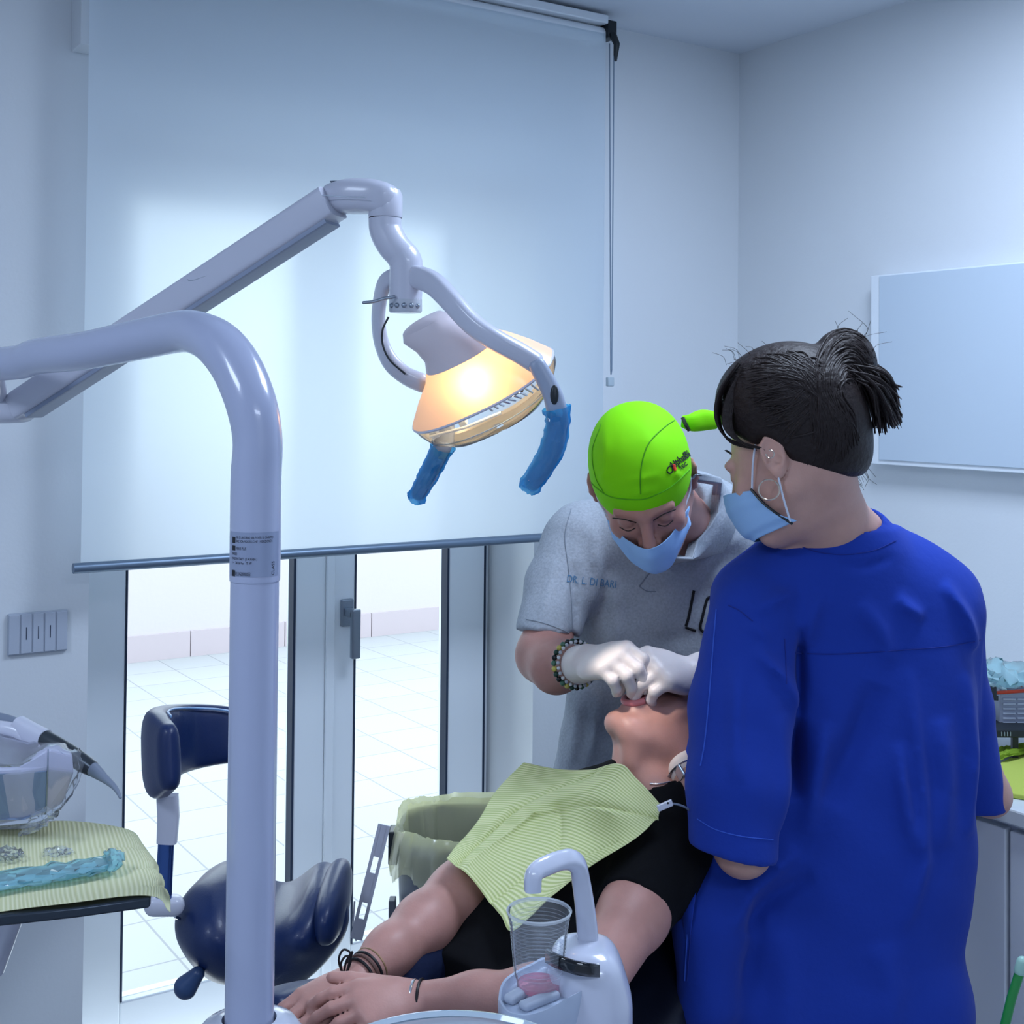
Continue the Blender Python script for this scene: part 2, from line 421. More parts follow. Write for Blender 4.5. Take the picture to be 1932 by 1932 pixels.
# glazed double door to the terrace
drr = MB('W'); yf0, yf1 = D1-.01, D1+.07
drr.b2((XL, yf0+.02, 0), (XL+.045, yf1, HT)).b2((XR-.03, yf0+.02, 0), (XR, yf1, HT)).b2((XL, yf0+.02, HT-.045), (XR, yf1, HT)).b2((XL, yf0+.02, -.02), (XR, yf1, 0.03))
door = struct('door_1', drr, M_frame, smooth=False, bevel=.003)
def leaf(x0, x1, g0, g1, y0, zb):
    m = MB('W'); top = HT-.04; m.b2((x0, y0, .02), (g0, y0+.055, top)).b2((g1, y0, .02), (x1, y0+.055, top))
    m.b2((g0, y0, .02), (g1, y0+.055, zb)).b2((g0, y0, top-.085), (g1, y0+.055, top))
    o = m.build('door_leaf', M_frame, door, smooth=False, bevel=.004)
    s = MB('W'); t = .004
    for a, b in (((g0, y0-.001, zb), (g0+t, y0+.03, top-.085)), ((g1-t*1.6, y0-.002, zb), (g1, y0+.03, top-.085))): s.b2(a, b)
    s.build('gasket', M_seal, door, smooth=False)
    g = MB('W').b2((g0, y0+.022, zb), (g1, y0+.028, top-.085)).build('pane', M_pane, door, smooth=False)
    return o
M_pane = thinfilm('window_glass', (.97, .99, 1, 1), 0.0, 0.0, 0.12)
leaf(XL+.03, 1.408, 0.8946, 1.322, D1-.012, .13)
leaf(1.412, 1.885, 1.488, 1.771, D1-.012, .13)
MB('W').b2((1.404, D1-.022, .02), (1.428, D1-.012, HT-.05)).build('astragal', M_frame, door, smooth=False, bevel=.003)
MB('W').b2((1.886, D1-.006, .02), (1.894, D1+.03, HT-.05)).build('gasket', M_seal, door, smooth=False)
# lever handle on the right leaf
hx, hz = 1.462, 0.985
h = MB('W').b2((hx-.016, D1-.024, hz-.035), (hx+.018, D1-.011, hz+.035)).build('handle_plate', M_alu, door, smooth=False, bevel=.003)
hb = MB('W').b2((hx-.010, D1-.068, hz-.008), (hx+.012, D1-.022, hz+.014)).b2((hx-.010, D1-.074, hz-.110), (hx+.014, D1-.056, hz+.016))
hb.build('door_handle', M_alu, door, smooth=False, bevel=.004)
# terrace
m = bpy.data.materials.new('terrace_tiles'); m.use_nodes = True; nt = m.node_tree; b = nt.nodes['Principled BSDF']
br = nt.nodes.new('ShaderNodeTexBrick'); tc = nt.nodes.new('ShaderNodeTexCoord'); nt.links.new(tc.outputs['Object'], br.inputs['Vector'])
br.offset = 0; br.inputs['Scale'].default_value = 1; br.inputs['Brick Width'].default_value = .30; br.inputs['Row Height'].default_value = .30; br.inputs['Mortar Size'].default_value = .004; br.inputs['Mortar Smooth'].default_value = .3
br.inputs['Color1'].default_value = (.37, .38, .395, 1); br.inputs['Color2'].default_value = (.395, .40, .415, 1); br.inputs['Mortar'].default_value = (.25, .255, .27, 1)
nt.links.new(br.outputs[0], b.inputs['Base Color']); b.inputs['Roughness'].default_value = .7
struct('floor_terrace', MB('W').b2((-3, D1+.14, -.12), (9, 7.4, -.02)), m, smooth=False)
struct('wall_terrace', MB('W').b2((-3, 7.4, -.12), (9, 7.55, 1.15)), M_out, smooth=False)
for i in range(14):
    s = MB('W').b2((-2.2+i*.6, 7.38, -.02), (-2.2+i*.6+.594, 7.4, .13)); struct('trim_%d' % (i+2), s, mat('terrace_skirting_tile', (180, 168, 173), .6) if i == 0 else bpy.data.materials['terrace_skirting_tile'], smooth=False)

# ---------------------------------------------------------------- roller blind
YB = D0-.105; BX0, BX1 = 0.708, 2.058; BZ0, BZ1 = 1.190, 2.515
root = thing('roller_blind', ((BX0+BX1)/2, YB, BZ1), 'white translucent roller blind half lowered over the glazed terrace door', 'blind', world=True)
m = bpy.data.materials.new('blind_fabric'); m.use_nodes = True; nt = m.node_tree; nt.nodes.clear()
out = nt.nodes.new('ShaderNodeOutputMaterial'); df = nt.nodes.new('ShaderNodeBsdfDiffuse'); tl = nt.nodes.new('ShaderNodeBsdfTranslucent')
df.inputs[0].default_value = (.70, .77, .87, 1); tl.inputs[0].default_value = (.86, .93, .95, 1)
rf = nt.nodes.new('ShaderNodeBsdfRefraction'); rf.inputs['Roughness'].default_value = 1.0; rf.inputs['IOR'].default_value = 1.12; rf.inputs[0].default_value = (.9, .96, .98, 1)
a0 = nt.nodes.new('ShaderNodeMixShader'); a0.inputs[0].default_value = .20; nt.links.new(tl.outputs[0], a0.inputs[1]); nt.links.new(rf.outputs[0], a0.inputs[2])
a = nt.nodes.new('ShaderNodeMixShader'); a.inputs[0].default_value = .62; nt.links.new(df.outputs[0], a.inputs[1]); nt.links.new(a0.outputs[0], a.inputs[2]); nt.links.new(a.outputs[0], out.inputs[0])
M_blind = m
MB('W').grid([[(x, YB, z) for z in np.linspace(BZ0, BZ1, 8)] for x in np.linspace(BX0, BX1, 12)]).build('blind_fabric', M_blind, root)
MB('W').tube([(BX0-.015, YB, BZ0-.004), (BX1+.0, YB, BZ0-.004)], .011, 16).build('bottom_bar', mat('anodised_bar', (112, 130, 150), .4, .6), root)
MB('W').tube([(BX0, YB+.022, BZ1), (BX1, YB+.022, BZ1)], .022, 20).build('roller_tube', M_frame, root)
MB('W').b2((BX0, YB-.012, BZ1+.024), (BX1, YB+.06, CEIL-.012)).build('top_rail', M_frame, root, smooth=False, bevel=.003)
bk = MB('W').b2((BX1, YB-.012, BZ1-.012), (BX1+.028, YB+.05, BZ1+.035)); bk.tube([(BX1+.014, YB-.01, BZ1), (BX1+.02, YB-.022, BZ1-.03), (BX1+.018, YB-.018, BZ1-.075)], [.011, .009, .005], 10)
bk.build('bracket', M_dark, root, bevel=.003)
ch = MB('W'); ch.tube([(BX1+.014, YB-.018, BZ1-.06), (BX1+.014, YB-.018, 1.62)], .0018, 6).tube([(BX1+.022, YB+.012, BZ1-.02), (BX1+.026, YB+.002, 1.62)], .0018, 6)
ch.tube([(BX1+.014, YB-.018, 1.62), (BX1+.016, YB-.012, 1.607), (BX1+.024, YB-.002, 1.607), (BX1+.026, YB+.002, 1.62)], .0018, 6); ch.build('pull_chain', mat('grey_cord', (120, 138, 158), .5), root)
MB('W').b2((BX1+.010, YB-.010, 1.575), (BX1+.030, YB+.004, 1.60)).build('chain_holder', mat('clear_grey_plastic', (175, 190, 200), .3), root, bevel=.003)

# ---------------------------------------------------------------- light switch plate
def onwall(px, py, y):        # point of the wall plane y seen at a photo pixel
    v = _f + (px-PPX)/FOC*_r + (PPY-py)/FOC*_u; k = y/v[1]; return np.array([v[0]*k, y, CAMH+v[2]*k])
a = onwall(14, 1158, D0); b = onwall(125, 1226, D0)
root = thing('light_switch_panel', ((a[0]+b[0])/2, D0, b[2]), 'wide grey light switch panel with five modules on the left wall', 'light switch', world=True)
MB('W').b2((a[0], D0-.009, b[2]), (b[0], D0, a[2])).build('plate', mat('grey_blue_plate', (168, 176, 190), .4), root, smooth=False, bevel=.002)
n = 5; wd = (b[0]-a[0])/n
for i in range(n):
    MB('W').b2((a[0]+i*wd+.0015, D0-.0115, b[2]+.003), (a[0]+(i+1)*wd-.0015, D0-.008, a[2]-.003)).build('rocker', mat('rocker_plastic', (176, 184, 198), .35) if i == 0 else bpy.data.materials['rocker_plastic'], root, smooth=False, bevel=.001)
    if 0 < i < 4: MB('W').b2((a[0]+(i+.5)*wd-.0008, D0-.0122, (a[2]+b[2])/2-.012), (a[0]+(i+.5)*wd+.0008, D0-.0112, (a[2]+b[2])/2+.014)).build('indicator', M_seal, root, smooth=False)

# ---------------------------------------------------------------- right side: wall cabinet, base cabinets, worktop
def onright(px, py, x):
    v = _f + (px-PPX)/FOC*_r + (PPY-py)/FOC*_u; k = x/v[0]; return np.array([x, v[1]*k, CAMH+v[2]*k])
WCX = EX-.05
a = onright(1643, 525, WCX); b = onright(1657, 867, WCX); c = onright(1656, 522, WCX)
root = thing('wall_cabinet', (WCX+.02, a[1]-.5, b[2]), 'flat white wall cabinet on the right wall above the worktop', 'cabinet', world=True)
MB('W').b2((WCX, a[1]-1.2, b[2]-.012), (EX, a[1], c[2]+.004)).build('body', M_frame, root, smooth=False, bevel=.002)
MB('W').b2((WCX-.004, c[1]-1.18, b[2]), (WCX+.01, c[1]-.008, c[2])).build('door', mat('pale_blue_door', (190, 204, 218), .35), root, smooth=False, bevel=.001)
FX = 2.04; WT = 0.82
root = thing('base_cabinet', (FX+.3, 1.0, 0), 'white base cabinet with tall doors along the right wall', 'cabinet', world=True)
M_cab = mat('cabinet_white', (222, 227, 234), .3, coat=.2)
MB('W').b2((FX, -.6, .08), (EX-.002, 2.30, WT-.03)).b2((FX+.05, -.6, 0), (EX-.002, 2.28, .08)).build('body', M_cab, root, smooth=False)
ye = onright(1914, 1600, FX)[1]
for i, (y0, y1) in enumerate(((ye+.006, 2.296), (ye-.45, ye-.006+.004), (ye-.95, ye-.456), (-.58, ye-.956))):
    MB('W').b2((FX-.019, y0, .09), (FX, y1-.002, WT-.045)).build('door', M_cab, root, smooth=False, bevel=.002)
wt = MB('W').b2((FX-.035, -.6, WT-.03), (EX-.002, 2.31, WT)).build('worktop', mat('grey_white_worktop', (200, 208, 214), .3, var=.03, vscale=30), None, smooth=False, bevel=.004)
props(wt, 'pale grey worktop running along the right wall on the base cabinet', 'worktop')

# ================================================================ THE DENTAL LAMP
def onplane(px, py, h):
    v = _f + (px-PPX)/FOC*_r + (PPY-py)/FOC*_u; k = (h-CAMH)/v[2]; return np.array([float(v @ Rv)*k, float(v @ Fv)*k, h])
def nrm(v): v = np.array(v, float); return v/np.linalg.norm(v)
lamp = thing('dental_lamp', P(470, 1925, 1.5), 'white dental lamp lit warm on a jointed arm from a tall bent pole', 'dental lamp')
pb = P(470, 1930, 1.5); pt = P(485, 900, 1.5); xr, dp = pb[0], 1.5
def vp(h): return np.array([pb[0], 1.5, h])
h_seam = P(482, 1092, 1.5)[2]
MB().lathe(vp(0), [(.0001, .80), (.0283, .80), (.0283, h_seam-.001)], 40).build('pole', M_satin_dim, lamp)
MB().lathe(vp(0), [(.0272, h_seam-.003), (.0272, h_seam+.003)], 40).build('joint_gap', M_dark, lamp)
cl = [vp(h_seam+.0005), vp(h_seam+.003), vp(P(485, 1000, 1.5)[2]), vp(P(485, 900, 1.5)[2])]; rd = [.0288, .0294, .0296, .0296]
bend = [(486, 830, 1.5, 93), (475, 765, 1.505, 95), (450, 700, 1.525, 95), (418, 655, 1.55, 92), (383, 632, 1.585, 84), (345, 625, 1.63, 80), (280, 637, 1.70, 77.5), (217, 650, 1.76, 75), (150, 663, 1.83, 72), (72, 672, 1.93, 68), (36, 683, 1.98, 65), (-30, 689, 2.06, 62)]
cl += [P(a, b, c) for a, b, c, w in bend]; rd += [w*c/4800 for a, b, c, w in bend]
q, r_ = crv(cl, rd, 8); MB().tube(q, r_, 40, up=(1, 0, 0)).build('pole_arm', M_satin_dim, lamp)
# rating label on the pole
a0 = h_seam+.004; a1 = P(485, 1000, 1.5)[2]
def cyl_patch(t0, t1, h0, h1, rr, n=12):
    return [[vp(0)+np.array([rr*math.sin(t), -rr*math.cos(t), h]) for h in (h0, h1)] for t in np.linspace(t0, t1, n)]
lab = MB().grid(cyl_patch(-1.12, 1.30, a0+.002, a1, .0299)).build('rating_label', mat('silver_label', (150, 160, 186), .35, .25), lamp)
M_ink = mat('black_ink', (22, 26, 34), .6)
def text_on(body, size, fn, name, m, parent, wid=None, thick=.0003, bold=0):
    """lettering laid on a surface: fn(x, y) gives the point for text coordinates in metres"""
    cu = bpy.data.curves.new('t', 'FONT'); cu.body = body; cu.size = size; cu.resolution_u = 2; cu.offset = bold
    to = bpy.data.objects.new('t', cu); COL.objects.link(to); dg = bpy.context.evaluated_depsgraph_get()
    me = bpy.data.meshes.new_from_object(to.evaluated_get(dg)); bpy.data.objects.remove(to); bpy.data.curves.remove(cu)
    bm = bmesh.new(); bm.from_mesh(me)
    for _ in range(2 if size > .02 else 0): bmesh.ops.subdivide_edges(bm, edges=[e for e in bm.edges if e.calc_length() > size*.12], cuts=1)
    bmesh.ops.triangulate(bm, faces=bm.faces)
    vs = [tuple(v.co) for v in bm.verts]; fs = [tuple(v.index for v in f.verts) for f in bm.faces]; bm.free()
    if wid is None: sc = 1
    else: sc = wid/max(v[0] for v in vs)
    mb = MB(); mb.add([fn(v[0]*sc, v[1]) for v in vs], fs); bpy.data.meshes.remove(me)
    return mb.build(name, m, parent, smooth=False)
def on_cyl(t0, h0, rr=.0301): return lambda x, y: vp(0)+np.array([rr*math.sin(t0+x/rr), -rr*math.cos(t0+x/rr), h0+y])
H = a1-a0
lines = [(-.62, .86, 'VIA S. LAVORI 82 VIA POVER DI CHIAMPO', .0042, .047), (-.62, .78, 'SNC ICA MODELLO 47   MERIZIONE R', .0042, .046), (-.62, .62, 'VENUS PLUS', .0048, .014), (-.86, .50, 'M40053', .0046, .009), (-.86, .40, 'MADE IN ITALY  ( 5 A KABA )', .0042, .034), (-.86, .31, '1 ~   24/26 Vac   75 W', .0042, .028), (-.64, .06, 'VLUG0000033', .0062, .020)]
for t0, f, s_, sz, wd in lines:
    text_on(s_, sz, on_cyl(t0, a0+f*H), 'lettering', M_ink, lab, wid=wd)
for t0, f0, hh, ww in ((-.86, .76, .007, .006), (-.86, .60, .0055, .0062), (-.86, .04, .007, .0062)):
    MB().grid([[on_cyl(t0, a0+f0*H)(x, y) for y in (0, hh)] for x in np.linspace(0, ww, 4)]).build('label_mark', M_ink, lab)
cb = on_cyl(1.02, a0+.05*H); text_on('CLASS', .006, lambda x, y: cb(-y, x), 'lettering', M_ink, lab)

# joint and spring arm
J = P(8, 772, 2.14); E1 = P(640, 378, 1.95)
MB().tube([P(-6, 700, 2.05), P(-2, 735, 2.09), P(-2, 752, 2.12)], [.012, .012, .012], 20).build('joint_stub', M_white, lamp)
q, r_ = crv([P(-55, 772, 2.17), P(8, 772, 2.14), P(40, 773, 2.135)], [(.024, .032), (.024, .032), (.022, .03)], 4)
MB().tube(q, r_, 28, power=2.8, round_end=True).build('arm_joint', M_white, lamp, bevel=0)
MB().tube([P(-60, 772, 2.135), P(54, 772, 2.11)], [.0012, .0012], 6).build('seam', M_alu, lamp)
ax_ = nrm(E1-J); upv = nrm(np.array([0, 0, 1.])-ax_*ax_[2])
s0 = P(36, 768, 2.13); s1 = P(628, 382, 1.95)
MB().tube([s0, s0+(s1-s0)*.02, s1-(s1-s0)*.02, s1], [(.0225, .026), (.0235, .028), (.0255, .030), (.0255, .030)], 24, power=6).build('spring_arm', M_white, lamp)
off = -upv*.026
MB().tube([s0+off+ax_*.02, s1+off*1.05-ax_*.015], [(.0045, .022), (.0045, .025)], 16, power=6).build('arm_undercover', mat('cool_grey_plastic', (140, 150, 172), .4), lamp)
side = np.cross(ax_, upv)
if side[1] > 0: side = -side
cvp = [s0+ax_*(np.linalg.norm(s1-s0))*t+side*.0303+upv*u for t, u in ((.60, .021), (.605, .017), (.63, .012), (.70, .004), (.80, -.002), (.83, .004), (.845, .012), (.85, .023))]
MB().tube(cr(cvp, 5), .0006, 6).build('seam', M_alu, lamp)
# elbow housing and neck
q, r_ = crv([P(636, 374, 1.965), P(662, 371, 1.955), P(700, 371, 1.945), P(724, 376, 1.94)], [(.0235, .028), (.0265, .031), (.0265, .031), (.026, .029)], 5)
MB().tube(q, r_, 28, power=3, round_end=True).build('elbow_housing', M_white, lamp)
MB().lathe(P(727, 411, 1.94), [(.0255, -.0), (.0262, .002), (.0262, .034), (.022, .043), (.012, .046), (.0001, .047)], 32).build('swivel_cap', M_white, lamp)
MB().tube([P(604, 368, 1.925), P(640, 371, 1.918), P(690, 372, 1.905)], .0008, 6).build('seam', M_alu, lamp)
MB().tube([P(625, 343, 1.955), P(652, 342, 1.95)], [(.0015, .006)]*2, 8).build('vent_slot', M_alu, lamp)
q, r_ = crv([P(726, 411, 1.94), P(728, 435, 1.94), P(742, 463, 1.935), P(765, 488, 1.93)], [.0252, .0250, .0245, .0235], 6)
MB().tube(q, r_, 28, up=(1, 0, 0)).build('neck', M_white, lamp)
nk = MB().tube(*crv([P(757, 480, 1.93), P(766, 497, 1.93), P(766, 530, 1.93), P(765, 566, 1.93)], [.0246, .0252, .0252, .0252], 5), 28, up=(1, 0, 0)); nk.build('yoke_hub', M_white, lamp)
MB().lathe(P(765, 590, 1.93), [(.0001, .0), (.0235, 0), (.0252, .003), (.0250, .021), (.0001, .021)], 32).build('hub_collar', mat('pearl_plastic', (188, 194, 204), .25), lamp)
for k in range(5):
    t = -.9+k*.45; c = P(765, 578, 1.93)+np.array([.0247*math.sin(t), -.0247*math.cos(t), 0])
    MB().ell(c, (.004, .004, .004)).build('grip_bump', M_alu, lamp)
MB().tube(cr([P(744, 560, 1.905), P(725, 563, 1.90), P(705, 569, 1.895), P(686, 571, 1.89)], 4), .0024, 10, round_end=True).build('brake_lever', M_alu, lamp)
# lamp head frame
Lc = P(783, 795, 1.965); Rc = P(1044, 675, 1.875); O = (Lc+Rc)/2; LA = nrm(Rc-Lc); HL = np.linalg.norm(Rc-Lc)/2
mouth = P(1205, 1325, 2.15)
AI = mouth-O; AI = nrm(AI-(AI @ LA)*LA); SA = nrm(np.cross(AI, LA))
if SA[1] > 0: SA = -SA
Ax = np.array([LA, SA, AI])
def lp(l, s_, a): return O+LA*l+SA*s_+AI*a
def ring(c_l, a, rl, rs, n=40, pw=2.4, tl=0.0):
    out = []
    for j in range(n):
        th = 2*PI*j/n; c_, s_ = math.cos(th), math.sin(th)
        out.append(lp(c_l+rl*math.copysign(abs(c_)**(2/pw), c_), rs*math.copysign(abs(s_)**(2/pw), s_), a+tl*c_))
    return out
M_shell = bpy.data.materials.new('frosted_lamp_shell'); M_shell.use_nodes = True; nt = M_shell.node_tree; nt.nodes.clear()
out = nt.nodes.new('ShaderNodeOutputMaterial'); d_ = nt.nodes.new('ShaderNodeBsdfDiffuse'); t_ = nt.nodes.new('ShaderNodeBsdfTranslucent'); g_ = nt.nodes.new('ShaderNodeBsdfGlossy')
d_.inputs[0].default_value = (.78, .76, .76, 1); t_.inputs[0].default_value = (.95, .60, .30, 1); g_.inputs['Roughness'].default_value = .25
m1 = nt.nodes.new('ShaderNodeMixShader'); m1.inputs[0].default_value = .55; nt.links.new(d_.outputs[0], m1.inputs[1]); nt.links.new(t_.outputs[0], m1.inputs[2])
m2 = nt.nodes.new('ShaderNodeMixShader'); m2.inputs[0].default_value = .06; nt.links.new(m1.outputs[0], m2.inputs[1]); nt.links.new(g_.outputs[0], m2.inputs[2]); nt.links.new(m2.outputs[0], out.inputs[0])
sh = [ring(0, 0, HL, .082), ring(0, -.004, HL*.985, .081), ring(.004, -.03, HL*.80, .072), ring(.008, -.052, HL*.62, .060), ring(.006, -.070, HL*.50, .050)]
MB().loft(sh, cap=False).build('reflector_shell', M_shell, lamp)
MB().loft([ring(0, .001, HL*1.000, .0828), ring(0, -.001, HL*1.006, .0835), ring(0, -.003, HL*.99, .082)], cap=False).build('rim', M_white, lamp)
hs = [ring(.006, -.069, HL*.505, .0505), ring(.004, -.085, HL*.43, .044), ring(-.008, -.105, HL*.36, .038), ring(-.022, -.125, HL*.33, .034), ring(-.024, -.136, HL*.27, .028), ring(-.024, -.139, HL*.15, .016)]
MB().loft(hs, cap=True).build('back_housing', mat('warm_white_plastic', (206, 196, 202), .35, coat=.2), lamp)
# clear bowl cover
M_clear = thinfilm('clear_lens', (.95, .98, 1, 1), .02, .03, .22)
ln = [ring(0, .001, HL*.99, .081), ring(0, .012, HL*.975, .080), ring(-.004, .034, HL*.87, .071), ring(-.006, .052, HL*.67, .055), ring(-.008, .062, HL*.38, .030), ring(-.008, .065, HL*.05, .004)]
MB().loft(ln, cap=False).build('lens_cover', M_clear, lamp)
mb = MB(); mb.tube([lp(HL*.99*math.cos(t)*.88-.004, .0715*math.sin(t), .0345) for t in np.linspace(0, 2*PI, 40)], .0009, 6, cap=False); mb.build('lens_ridge', mat('lens_edge', (120, 140, 165), .2), lamp)
# inside: bulb, holder, glass bars, little heat sink
bulb = lp(.022, .034, -.022)
MB().ell(bulb, (.008, .008, .012)).build('bulb', mat('bulb_filament', (255, 240, 200), .3, emis=(1, .78, .42, 1), estr=25), lamp)
MB().box(lp(.045, .02, .010), (.05, .035, .012), Ax).build('bulb_holder', mat('brown_metal', (96, 76, 70), .4, .6), lamp, smooth=False, bevel=.002)
hk = MB()
for i in range(9): hk.tube([lp(.005+i*.010, .045-abs(i-4)*.003, .012), lp(.008+i*.010, .028, .026)], .0018, 8)
hk.build('heat_sink', M_chrome, lamp)
cb_ = MB()
for l in (-.085, -.06, -.035): cb_.box(lp(l, .045, .012), (.012, .010, .018), Ax)
cb_.tube([lp(-.09, .055, .012), lp(-.03, .06, .02), lp(.03, .055, .024)], .0025, 8); cb_.build('clip', mat('clear_clip', (205, 212, 220), .15), lamp, smooth=False, bevel=.001)
pl = bpy.data.lights.new('lamp_bulb', 'POINT'); pl.energy = 0.52; pl.color = (1, .70, .36); pl.shadow_soft_size = .012
po = bpy.data.objects.new('lamp_bulb', pl); COL.objects.link(po); po.parent = lamp; po.location = Vector(toW(lp(.022, .046, -.030)))-Vector(_origin(lamp))
sp = bpy.data.lights.new('lamp_beam', 'SPOT'); sp.energy = 13; sp.color = (1, .90, .78); sp.spot_size = math.radians(15); sp.spot_blend = .6; sp.shadow_soft_size = .02
so = bpy.data.objects.new('lamp_beam', sp); COL.objects.link(so); so.parent = lamp
sl = lp(0, 0, .055); so.location = Vector(toW(sl))-Vector(_origin(lamp)); so.rotation_euler = Vector(toW(P(1178, 1290, 2.12)-sl)).to_track_quat('-Z', 'Y').to_euler()
# yoke arms
ya = [(772, 522, 1.925), (792, 524, 1.905), (820, 537, 1.875), (851, 568, 1.84), (891, 611, 1.815), (934, 641, 1.80), (977, 664, 1.80), (1008, 683, 1.805)]
q, r_ = crv([P(*p) for p in ya], [(.0165, .011), (.0175, .012), (.0175, .012), (.0165, .012), (.0155, .012), (.0150, .012), (.0145, .012), (.0145, .012)], 6)
MB().tube(q, r_, 24, power=3, round_end=True).build('yoke_arm', M_white, lamp)
yb = [(752, 520, 1.95), (726, 535, 1.97), (716, 572, 1.985), (714, 611, 1.99), (721, 651, 1.99), (738, 685, 1.985), (766, 709, 1.98), (795, 722, 1.97)]
q, r_ = crv([P(*p) for p in yb], [(.012, .014), (.009, .016), (.008, .018), (.008, .019), (.009, .019), (.010, .019), (.010, .018), (.011, .017)], 6)
MB().tube(q, r_, 24, up=(1, 0, 0), power=3, round_end=True).build('yoke_arm', M_white, lamp)
MB().tube(cr([P(733, 598, 1.962), P(722, 622, 1.962), P(722, 650, 1.962), P(736, 680, 1.96), P(765, 706, 1.96)], 6), .0016, 8).build('cable', M_dark, lamp)
# handles with film sleeves
q, r_ = crv([P(1014, 690, 1.80), P(1032, 722, 1.80), P(1046, 755, 1.80), P(1052, 800, 1.805), P(1038, 855, 1.815), P(1006, 908, 1.825)], [.0125, .0135, .0145, .0150, .0145, .0125], 6)
hnd = MB().tube(q, r_, 20, up=(1, 0, 0), power=2.6, round_end=True).build('handle', mat('grey_handle', (150, 160, 180), .35), lamp)
MB().ell(P(1046, 745, 1.786), (.006, .004, .014)).build('button', M_dark, hnd)
q2, r2 = crv([P(840, 790, 1.955), P(838, 832, 1.965), P(818, 878, 1.985), P(790, 930, 2.0)], [.0145, .0145, .0135, .0115], 6)
hnd2 = MB().tube(q2, r2, 20, up=(1, 0, 0), power=2.6, round_end=True).build('handle', bpy.data.materials['grey_handle'], lamp)
M_bfilm = bpy.data.materials.new('blue_barrier_film'); M_bfilm.use_nodes = True; nt = M_bfilm.node_tree; nt.nodes.clear()
out = nt.nodes.new('ShaderNodeOutputMaterial'); tr = nt.nodes.new('ShaderNodeBsdfTransparent'); tr.inputs[0].default_value = (.16, .50, .82, 1); gl = nt.nodes.new('ShaderNodeBsdfGlossy'); gl.inputs['Roughness'].default_value = .12
df = nt.nodes.new('ShaderNodeBsdfTranslucent'); df.inputs[0].default_value = (.06, .50, .85, 1); dd = nt.nodes.new('ShaderNodeBsdfDiffuse'); dd.inputs[0].default_value = (.06, .42, .78, 1)
x0 = nt.nodes.new('ShaderNodeMixShader'); nt.links.new(df.outputs[0], x0.inputs[1]); nt.links.new(dd.outputs[0], x0.inputs[2]); x1 = nt.nodes.new('ShaderNodeMixShader'); x1.inputs[0].default_value = .5; nt.links.new(tr.outputs[0], x1.inputs[1]); nt.links.new(x0.outputs[0], x1.inputs[2])
x2 = nt.nodes.new('ShaderNodeMixShader'); x2.inputs[0].default_value = .1; nt.links.new(x1.outputs[0], x2.inputs[1]); nt.links.new(gl.outputs[0], x2.inputs[2]); nt.links.new(x2.outputs[0], out.inputs[0])
def film(path, rad, m, parent, name, seed, up=(1, 0, 0), crumple=.0014, n=26, flare=.004):
    r = np.random.RandomState(seed); mb = MB(); N = len(path); rr = []
    for i in range(N):
        a = rad[i] if isinstance(rad[i], tuple) else (rad[i], rad[i]); e = min(i, N-1-i)
        f = flare*max(0, 1-e/2.0); rr.append((a[0]+.0022+.002*r.rand()+f*r.rand(), a[1]+.0022+.002*r.rand()+f*r.rand()))
    mb.tube(path, rr, n, cap=False, up=up)
    for k in range(len(mb.v)):
        mb.v[k] = tuple(np.array(mb.v[k])+r.normal(size=3)*crumple*.5)
    return mb.build(name, m, parent, smooth=True, auto=25)
def ext(a, r):
    d = nrm(np.array(a[-1])-np.array(a[-3])); return list(a)+[a[-1]+d*.008, a[-1]+d*.017], list(r)+[r[-1], (r[-1][0]*.55, r[-1][1]*.55)]
qa, ra = ext(q[14:], r_[14:]); qb, rb = ext(q2[7:], r2[7:])
film(qa, ra, M_bfilm, hnd, 'film_sleeve', 3)
film(qb, rb, M_bfilm, hnd2, 'film_sleeve', 5)

# ================================================================ DENTAL UNIT WITH SPITTOON
unit = thing('dental_unit', (pb[0]+.2, 1.35, 0), 'white dental unit with cup filler spout and glass spittoon bowl', 'dental unit')
TH = 0.897
# cup stand: outline on the plane of its top
tray_px = [(939, 1888), (942, 1866), (952, 1848), (975, 1832), (1003, 1818), (1030, 1806), (1070, 1812), (1108, 1830), (1122, 1846), (1112, 1862), (1075, 1884), (1040, 1903), (1012, 1914), (985, 1918), (955, 1910)]
o_ = [onplane(a, b, TH) for a, b in tray_px]; o_ = cr(o_+[o_[0]], 4)[:-1]; ce = np.mean(o_, 0)
def sc_(k, dz): return [ce+(p-ce)*np.array([k, k, 0])+np.array([0, 0, dz]) for p in o_]
MB().loft([sc_(.60, -.085), sc_(.85, -.05), sc_(.97, -.022), sc_(1.0, -.004), sc_(.985, .001), sc_(.93, .0), sc_(.90, -.006), sc_(.86, -.008)], cap=True).build('cup_stand', mat('grey_white_plastic', (176, 188, 208), .3, coat=.2), unit)
M_rub = mat('soft_grey_pad', (168, 176, 192), .5)
for a, b in (((962, 1886), (985, 1872)), ((990, 1898), (1045, 1876))):
    MB().tube([onplane(*a, TH-.004), onplane(*b, TH-.004)], [(.005, .0075)]*2, 14, power=3, round_end=True).build('stand_pad', M_rub, unit)
